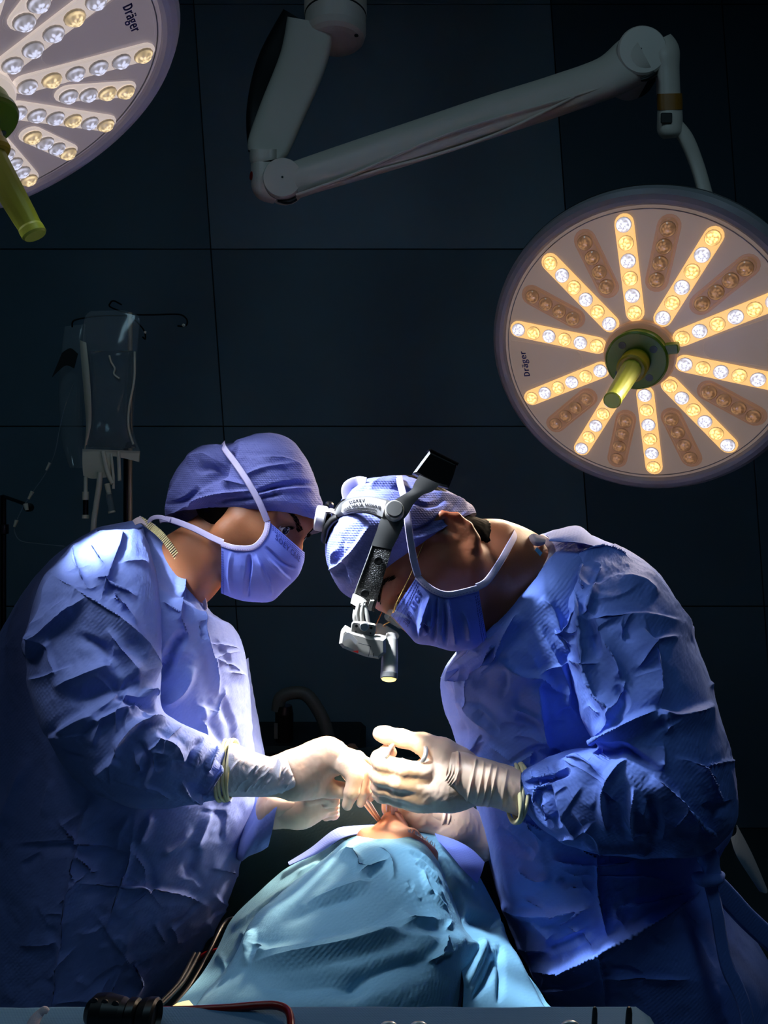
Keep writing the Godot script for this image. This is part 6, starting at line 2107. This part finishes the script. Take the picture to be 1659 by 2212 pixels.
	for s in [-1.0, 1.0]:
		var lens := wpart("lens", prism(rrect(0.050, 0.036, 0.014), -0.001, 0.001, 0.0004), M.clear, e)
		lens.transform = Transform3D(Basis(h.t.basis.z, h.t.basis.y, -h.t.basis.x), h.w(0.106, -0.030, 0.034 * s) - e.position)
		wpart("temple", tube(curve([h.w(0.106, -0.018, 0.058 * s), h.w(0.100, -0.016, 0.068 * s), h.w(0.06, -0.014, 0.076 * s), h.w(0.0, -0.010, 0.080 * s), h.w(-0.025, -0.025, 0.080 * s)], 30), 0.0009, 8), M.gold, e)
		wpart("hinge", tube(curve([h.w(0.1072, -0.018, 0.052 * s), h.w(0.1072, -0.018, 0.058 * s), h.w(0.100, -0.016, 0.068 * s)], 8), 0.0018, 8), M.gold, e)
		wpart("nose_pad", lathe([[0.0, -0.0015], [0.003, -0.001], [0.003, 0.001], [0.0, 0.0015]], 12, h.w(0.097, -0.040, 0.011 * s), Basis(h.t.basis.x, h.t.basis.y, h.t.basis.z)), M.clear, e)
	wpart("bridge", tube(curve([h.w(0.106, -0.024, -0.013), h.w(0.110, -0.020, -0.005), h.w(0.110, -0.020, 0.005), h.w(0.106, -0.024, 0.013)], 16), 0.0009, 8), M.gold, e)

# ================= background =================
func build_background() -> void:
	var d := 2.45
	var t := thing("infusion_stand", "thin steel infusion stand with wire hooks behind the left surgeon", "infusion stand", Vector3(P(281, 900, d).x, 0, -d))
	var top := P(281, 676, d)
	wpart("pole", rod(Vector3(top.x, 0.06, -d), top, 0.0075, 0.0075), M.pole, t)
	wpart("sleeve", rod(Vector3(top.x - 0.011, 0.06, -d), P(273.5, 880, d), 0.010, 0.010), M.pole_dark, t)
	for q in [[[281, 680], [240, 664], [238, 655], [246, 650], [262, 658]], [[281, 680], [330, 680], [385, 679], [402, 688], [404, 700], [396, 705], [384, 704]], [[281, 682], [220, 682], [175, 688], [158, 694], [156, 706]], [[281, 682], [300, 700], [312, 716], [314, 732], [308, 728]]]:
		var pts := []
		var k := 0.0
		for p in q:
			pts.append([p[0], p[1], d - k])
			k += 0.012
		wpart("hook", tube(pcurve(pts, 30), 0.0026, 8), M.pole_dark, t)
	wpart("hook_tip", lathe([[0.0, -0.006], [0.005, -0.003], [0.005, 0.003], [0.0, 0.006]], 12, P(397, 703, d - 0.07)), M.port, t)
	wpart("hook_tip", lathe([[0.0, -0.005], [0.004, -0.003], [0.004, 0.003], [0.0, 0.005]], 12, P(314, 718, d - 0.04)), M.port, t)
	for k in 5:
		var a := TAU * k / 5.0 + 0.3
		wpart("foot", rod(Vector3(top.x, 0.09, -d), Vector3(top.x + cos(a) * 0.28, 0.03, -d + sin(a) * 0.28), 0.013, 0.010), M.pole_dark, t)
	# front bag
	var bg := thing("infusion_bag", "clear fluid bag hanging in front of the infusion stand", "infusion bag", P(235, 840, d - 0.08))
	var rows := [[196, 672, 270, 670, d - 0.08, 0.004, 0], [184, 684, 300, 684, d - 0.08, 0.008, 0], [178, 720, 300, 722, d - 0.08, 0.02, 0], [176, 770, 296, 772, d - 0.08, 0.032, 0], [178, 850, 292, 850, d - 0.08, 0.038, 0], [184, 910, 288, 910, d - 0.08, 0.036, 0], [184, 945, 292, 945, d - 0.08, 0.026, 0], [178, 968, 302, 972, d - 0.08, 0.010, 0], [178, 975, 302, 978, d - 0.08, 0.004, 0]]
	wpart("film", grid_mesh(loft(rows, 60, 60), true, false), M.bag_film, bg)
	var fl := [[194, 763, 288, 763, d - 0.08, 0.001, 0], [194, 764, 288, 764, d - 0.08, 0.026, 0], [194, 850, 284, 850, d - 0.08, 0.034, 0], [198, 905, 282, 905, d - 0.08, 0.032, 0], [196, 940, 286, 940, d - 0.08, 0.022, 0], [190, 962, 294, 966, d - 0.08, 0.007, 0], [190, 966, 294, 968, d - 0.08, 0.001, 0]]
	wpart("fluid", grid_mesh(loft(fl, 60, 60), true, true), M.fluid, bg, "clear liquid")
	wpart("left_seam", band([[172, 735, d - 0.1], [176, 790, d - 0.11], [182, 860, d - 0.11], [186, 920, d - 0.1], [182, 970, d - 0.09]], [[186, 740, d - 0.11], [192, 800, d - 0.125], [196, 870, d - 0.125], [196, 920, d - 0.11], [188, 960, d - 0.09]], 0.003, 40, 6, 0.004), M.port, bg, "pale welded side of the bag")
	wpart("right_seam", tube(pcurve([[291, 760, d - 0.09], [290, 820, d - 0.1], [279, 880, d - 0.11], [278, 925, d - 0.11], [288, 960, d - 0.1]], 30), 0.0035, 8), M.port, bg)
	wpart("spout_line", tube(pcurve([[236, 768, d - 0.12], [240, 782, d - 0.12], [248, 796, d - 0.12], [246, 808, d - 0.12], [258, 818, d - 0.12]], 20), 0.003, 8), M.port, bg)
	wpart("bottom_seam", band([[178, 970, d - 0.08], [240, 972, d - 0.08], [302, 974, d - 0.08]], [[178, 988, d - 0.08], [240, 985, d - 0.08], [300, 998, d - 0.08]], 0.006, 20, 5), M.port, bg)
	wpart("port_block", band([[178, 978, d - 0.09], [205, 975, d - 0.09], [240, 980, d - 0.09]], [[180, 1028, d - 0.09], [200, 1034, d - 0.09], [240, 1030, d - 0.09]], 0.02, 16, 8, 0.004), M.port, bg, "grey port block")
	for q in [[[222, 975], [232, 1020], [244, 1045], 0.007], [[256, 975], [258, 1034], [258, 1036], 0.0055], [[240, 980], [245, 1030], [245, 1056], 0.004]]:
		wpart("port", tube(pcurve([[q[0][0], q[0][1], d - 0.1], [q[1][0], q[1][1], d - 0.1], [q[2][0], q[2][1], d - 0.1]], 12), q[3], 10), M.port, bg)
	wpart("spike", rod(P(231, 1045, d - 0.1), P(236, 1068, d - 0.1), 0.009, 0.007), M.port, bg)
	wpart("drip_chamber", rod(P(234, 1064, d - 0.1), P(242, 1105, d - 0.1), 0.010, 0.010), M.bag_film, bg)
	wpart("chamber_end", rod(P(241, 1104, d - 0.1), P(242, 1108, d - 0.1), 0.011, 0.011), M.port, bg)
	wpart("drip_chamber", rod(P(185, 1080, d - 0.1), P(185, 1115, d - 0.1), 0.008, 0.008), M.pole_dark, bg)
	for q in [[1030, 1062, 0.006], [1062, 1080, 0.010], [1112, 1120, 0.011]]:
		wpart("coupling", rod(P(185, q[0], d - 0.1), P(185, q[1], d - 0.1), q[2], q[2]), M.port, bg)
	# tubes
	var tb := thing("infusion_tube", "thick pale tube hanging from the fluid bag behind the shoulder", "tube", P(205, 1080, d - 0.12))
	wpart("hose", tube(pcurve([[216, 1020, d - 0.12], [214, 1050, d - 0.12], [208, 1090, d - 0.12], [202, 1140, d - 0.12], [200, 1250, d - 0.1], [210, 1500, d]], 40), 0.0085, 12), M.port, tb)
	var t2 := thing("thin_line", "thin clear infusion line with small connectors at the far left", "tube", P(70, 1080, d))
	wpart("line", tube(pcurve([[158, 830, d - 0.03], [140, 880, d - 0.02], [128, 930, d - 0.02], [118, 980, d - 0.02], [100, 1020, d], [70, 1064, d], [52, 1092, d], [34, 1130, d], [32, 1150, d], [45, 1168, d], [80, 1174, d], [140, 1180, d]], 80), 0.0018, 6), M.bag_film, t2)
	for q in [[[108, 1000], [100, 1016], 0.005], [[70, 1062], [62, 1078], 0.006], [[36, 1124], [31, 1138], 0.006], [[55, 1088], [58, 1102], 0.008]]:
		wpart("connector", rod(P(q[0][0], q[0][1], d - 0.002), P(q[1][0], q[1][1], d - 0.002), q[2], q[2] * 0.7), M.port, t2)
	# second bag behind at the left, dim
	var b2 := thing("infusion_bag", "dim clear bag hanging at the left behind the front fluid bag", "infusion bag", P(155, 850, d + 0.1))
	wpart("film", grid_mesh(loft([[140, 705, 185, 700, d + 0.1, 0.006, 0], [132, 760, 186, 760, d + 0.1, 0.02, 0], [126, 850, 180, 850, d + 0.1, 0.03, 0], [132, 950, 180, 960, d + 0.1, 0.025, 0], [150, 1010, 180, 1012, d + 0.1, 0.008, 0]], 40, 40), true, false), M.bag_film, b2)
	wpart("label_flap", band([[134, 762, d + 0.05], [152, 752, d + 0.05], [168, 764, d + 0.05]], [[112, 815, d + 0.05], [140, 790, d + 0.05], [160, 796, d + 0.05]], 0.002, 14, 6), M.cabinet, b2)
	# dark pole at the very left
	var d2 := 2.7
	var p2 := thing("dark_stand", "dark equipment stand cut by the left frame edge", "stand", Vector3(P(6, 1200, d2).x, 0, -d2))
	var tp := P(7, 1070, d2)
	wpart("pole", rod(Vector3(tp.x, 0.05, -d2), tp, 0.010, 0.010), M.pole_dark, p2)
	wpart("clamp", lathe([[0.0, -0.02], [0.018, -0.016], [0.018, 0.016], [0.0, 0.02]], 16, P(7, 1143, d2 - 0.01), Basis(Vector3.RIGHT, Vector3.FORWARD, Vector3.UP)), M.black_plastic, p2)
	wpart("cross_arm", rod(P(7, 1072, d2), P(58, 1090, d2 - 0.2), 0.006, 0.006), M.black_plastic, p2)
	wpart("clip", lathe([[0.0, -0.012], [0.014, -0.008], [0.014, 0.008], [0.0, 0.012]], 14, P(62, 1096, d2 - 0.22)), M.black_plastic, p2)
	wpart("base", lathe([[0.20, 0.0], [0.20, 0.02], [0.05, 0.05], [0.0, 0.05]], 28, Vector3(tp.x, 0.0, -d2), Basis(Vector3.RIGHT, Vector3.FORWARD, Vector3.UP)), M.pole_dark, p2)
	# dim equipment between the surgeons
	var d3 := 3.13
	var eq := thing("equipment_cart", "dark equipment cart with a curved hose between the two surgeons in the background", "cart", Vector3(P(640, 1600, d3).x, 0, -d3))
	wpart("hose", tube(pcurve([[600, 1535, d3 - 0.1], [606, 1508, d3 - 0.1], [630, 1497, d3 - 0.1], [660, 1500, d3 - 0.1], [685, 1530, d3 - 0.1], [705, 1575, d3 - 0.1], [715, 1640, d3 - 0.1]], 50), 0.026, 16), M.tube_grey, eq)
	wpart("canister", lathe([[0.03, -0.20], [0.036, -0.19], [0.036, -0.03], [0.030, 0.0], [0.0, 0.0]], 24, P(614, 1524, d3 - 0.1), Basis(Vector3.RIGHT, Vector3.FORWARD, Vector3.UP)), M.bottle, eq)
	var body := part("cabinet", prism(rrect(0.56, 0.38, 0.03), 0.12, 0.50, 0.02), M.cabinet, eq)
	body.rotation.x = -PI / 2
	wpart("label", band([[592, 1562, d3 - 0.14], [600, 1562, d3 - 0.14]], [[592, 1596, d3 - 0.14], [600, 1596, d3 - 0.14]], 0.001, 4, 3), M.tube_grey, eq)
	for q in [Vector3(-0.22, 0, -0.13), Vector3(0.22, 0, -0.16), Vector3(-0.22, 0, 0.16), Vector3(0.22, 0, 0.16)]:
		part("castor", lathe([[0.0, -0.015], [0.05, -0.012], [0.05, 0.012], [0.0, 0.015]], 20, q + Vector3(0, 0.06, 0), Basis(Vector3.FORWARD, Vector3.UP, Vector3.RIGHT)), M.black_rubber, eq)


# ================= instrument table in the foreground =================
func build_table() -> void:
	var y := 1.4 - (2180.0 - 1106.0) * 0.66 / FOC
	var t := thing("instrument_table", "instrument table under a blue drape along the bottom edge", "table", Vector3(0, 0, -0.45))
	var x1 := (1398.0 - 829.5) * 0.66 / FOC
	var g := []
	for i in 60:                      # from the far skirt over the edge to the near side
		var row := PackedVector3Array()
		for j in 90:
			var x := lerpf(-0.75, x1 + 0.05, j / 89.0)
			var v := float(i) / 59.0
			var p: Vector3
			if v < 0.25:
				p = Vector3(x, y - 0.012 - (0.25 - v) * 1.6, -0.672 + 0.01 * sin(x * 40.0) * (0.25 - v) * 4.0)
			elif v < 0.4:
				var a := (v - 0.25) / 0.15 * PI / 2
				p = Vector3(x, y - 0.012 + 0.012 * sin(a), -0.672 + 0.012 * (1.0 - cos(a)))
			else:
				p = Vector3(x, y, lerpf(-0.66, -0.27, (v - 0.4) / 0.6))
			var over := maxf(0.0, x - x1 + 0.008)
			if over > 0.0:
				p.y -= over * over * 60.0 if over < 0.03 else 0.054 + (over - 0.03) * 7.0
				p.x = minf(p.x, x1 + 0.012 + over * 0.35)
			row.append(p)
		g.append(row)
	crumple(g, false, 0.0009, 14.0)
	var s := Soup.new()
	slab_into(s, g, 0.0012, Vector3.UP)
	wpart("table_drape", done(s), M.table_cloth, t)
	part("table_top", box(Vector3(1.04, 0.02, 0.38)), M.table_metal, t).position = Vector3(-0.31, y - 0.016, -0.015)
	for q in [Vector3(-0.78, 0, -0.15), Vector3(0.16, 0, -0.15), Vector3(-0.78, 0, 0.13), Vector3(0.16, 0, 0.13)]:
		part("leg", rod(Vector3(q.x, 0, q.z), Vector3(q.x, y - 0.02, q.z), 0.012, 0.012), M.table_metal, t)
	# things lying on it
	var sc := thing("endoscope_head", "black rubber endoscope head lying at the lower left table edge", "endoscope", Vector3(P(260, 2196, 0.64).x, y, -0.635))
	var q0 := P(205, 2204, 0.645)
	var dx := Vector3(1, 0.0, 0.12).normalized()
	var sb := Basis(Vector3.UP, dx.cross(Vector3.UP) * -1.0, dx)
	var base := Vector3(P(192, 2200, 0.64).x, y + 0.0125, -0.638)
	wpart("body", lathe([[0.0, -0.001], [0.008, 0.0], [0.0135, 0.006], [0.0145, 0.016], [0.0125, 0.03], [0.010, 0.036], [0.0, 0.036]], 32, base, sb), M.black_rubber, sc)
	wpart("ring", lathe([[0.0105, 0.034], [0.0125, 0.036], [0.0125, 0.042], [0.0105, 0.044]], 32, base, sb), M.black_plastic, sc)
	wpart("eyepiece", lathe([[0.008, 0.043], [0.0125, 0.046], [0.0140, 0.052], [0.0140, 0.058], [0.0120, 0.060], [0.0105, 0.056], [0.0, 0.056]], 32, base, sb), M.black_rubber, sc)
	for k in 3:
		var c := part("dimple", lathe([[0.0, -0.0012], [0.003, -0.0006], [0.003, 0.0006], [0.0, 0.0012]], 12), M.black_plastic, sc)
		c.position = base + dx * (0.008 + 0.009 * k) + Vector3(0, 0.0125 - 0.0005 * k, 0.006) - sc.position
	var ga := thing("twisted_gauze", "white twisted gauze tip standing at the bottom left corner", "gauze", Vector3(P(80, 2200, 0.64).x, y, -0.635))
	var gp := Soup.new()
	tube_into(gp, pcurve([[66, 2228, 0.63], [74, 2206, 0.635], [86, 2190, 0.64], [96, 2182, 0.64], [104, 2186, 0.64]], 24), PackedFloat32Array([0.0056, 0.0056, 0.0055, 0.0055, 0.0054, 0.0053, 0.0052, 0.005, 0.0048, 0.0046, 0.0044, 0.0042, 0.004, 0.0038, 0.0036, 0.0034, 0.0032, 0.003, 0.0028, 0.0026, 0.0024, 0.0022, 0.002, 0.0016]), 10, 0.6)
	wpart("twist", done(gp), M.collar, ga)
	var rt := thing("red_tube", "dark red rubber tube curving over the table edge at bottom centre left", "tube", Vector3(P(560, 2170, 0.64).x, y, -0.64))
	wpart("hose", tube(pcurve([[300, 2184, 0.672], [360, 2183, 0.668], [430, 2181, 0.664], [500, 2177, 0.66], [556, 2172, 0.658], [596, 2172, 0.655], [620, 2182, 0.648], [628, 2202, 0.636], [628, 2240, 0.62]], 70), 0.0033, 14), M.red_tube, rt)
	for k in 2:
		var x: float = [1284, 1358][k]
		var w: float = [6.0, 7.0][k]
		var pr := thing("clamp_tip", ["dark upright instrument tip at the right table end, the left one", "dark upright instrument tip at the right table end, the right one"][k], "instrument", Vector3(P(x, 2200, 0.63).x, y, -0.63), "upright instrument tips")
		var m := Soup.new()
		tube_into(m, PackedVector3Array([P(x, 2250, 0.63), P(x, 2210, 0.63), P(x + 1, 2188, 0.63), P(x + 1, 2178, 0.63), P(x + 1, 2175, 0.63)]), PackedFloat32Array([w * 0.00042, w * 0.0004, w * 0.00036, w * 0.00028, w * 0.00012]), 14)
		wpart("prong", done(m), M.black_rubber, pr)
	var ins := thing("scissors", "bright steel instrument handles just at the bottom frame edge", "instrument", Vector3(P(850, 2212, 0.62).x, y, -0.60))
	for q in [[840, 2216], [905, 2216], [1232, 2214]]:
		wpart("loop", tube(pcurve([[q[0] - 18, q[1] + 4, 0.61], [q[0] - 8, q[1] - 4, 0.61], [q[0] + 8, q[1] - 4, 0.61], [q[0] + 18, q[1] + 4, 0.61]], 14), 0.0018, 8), M.steel, ins)
	# cables behind the left drape edge
	var cb := thing("cable", "black cable looping between the left gown and the drape", "cable", P(500, 2010, 1.16))
	wpart("cord", tube(pcurve([[370, 2180, 1.0], [410, 2130, 1.06], [450, 2060, 1.12], [480, 2000, 1.17], [500, 1985, 1.18], [512, 1992, 1.17], [512, 2020, 1.16], [500, 2050, 1.15], [470, 2090, 1.12]], 60), 0.0032, 10), M.black_rubber, cb)
	var cb2 := thing("cable", "dark red cable behind the black loop beside the gown", "cable", P(480, 2055, 1.17))
	wpart("cord", tube(pcurve([[420, 2075, 1.18], [450, 2058, 1.18], [480, 2052, 1.17], [498, 2056, 1.16]], 30), 0.0035, 10), M.red_tube, cb2)
	var cb3 := thing("cable", "two thin black cords running along the lower left drape edge", "cable", P(370, 2150, 1.02))
	for k in 2:
		wpart("cord", tube(pcurve([[335 - 6 * k, 2182, 0.96], [370 - 7 * k, 2150, 1.0], [400 - 8 * k, 2115, 1.04], [430 - 10 * k, 2060, 1.10]], 30), 0.003, 8), M.black_rubber, cb3)
	var cc := wpart("cloth_corner", band([[360, 2188, 0.93], [380, 2170, 0.94], [408, 2162, 0.95]], [[368, 2196, 0.92], [400, 2190, 0.92], [446, 2188, 0.92]], 0.001, 16, 6, 0.004), M.glove_roll, self)
	tag(cc, "small yellowish cloth corner between the drape and the table", "cloth")
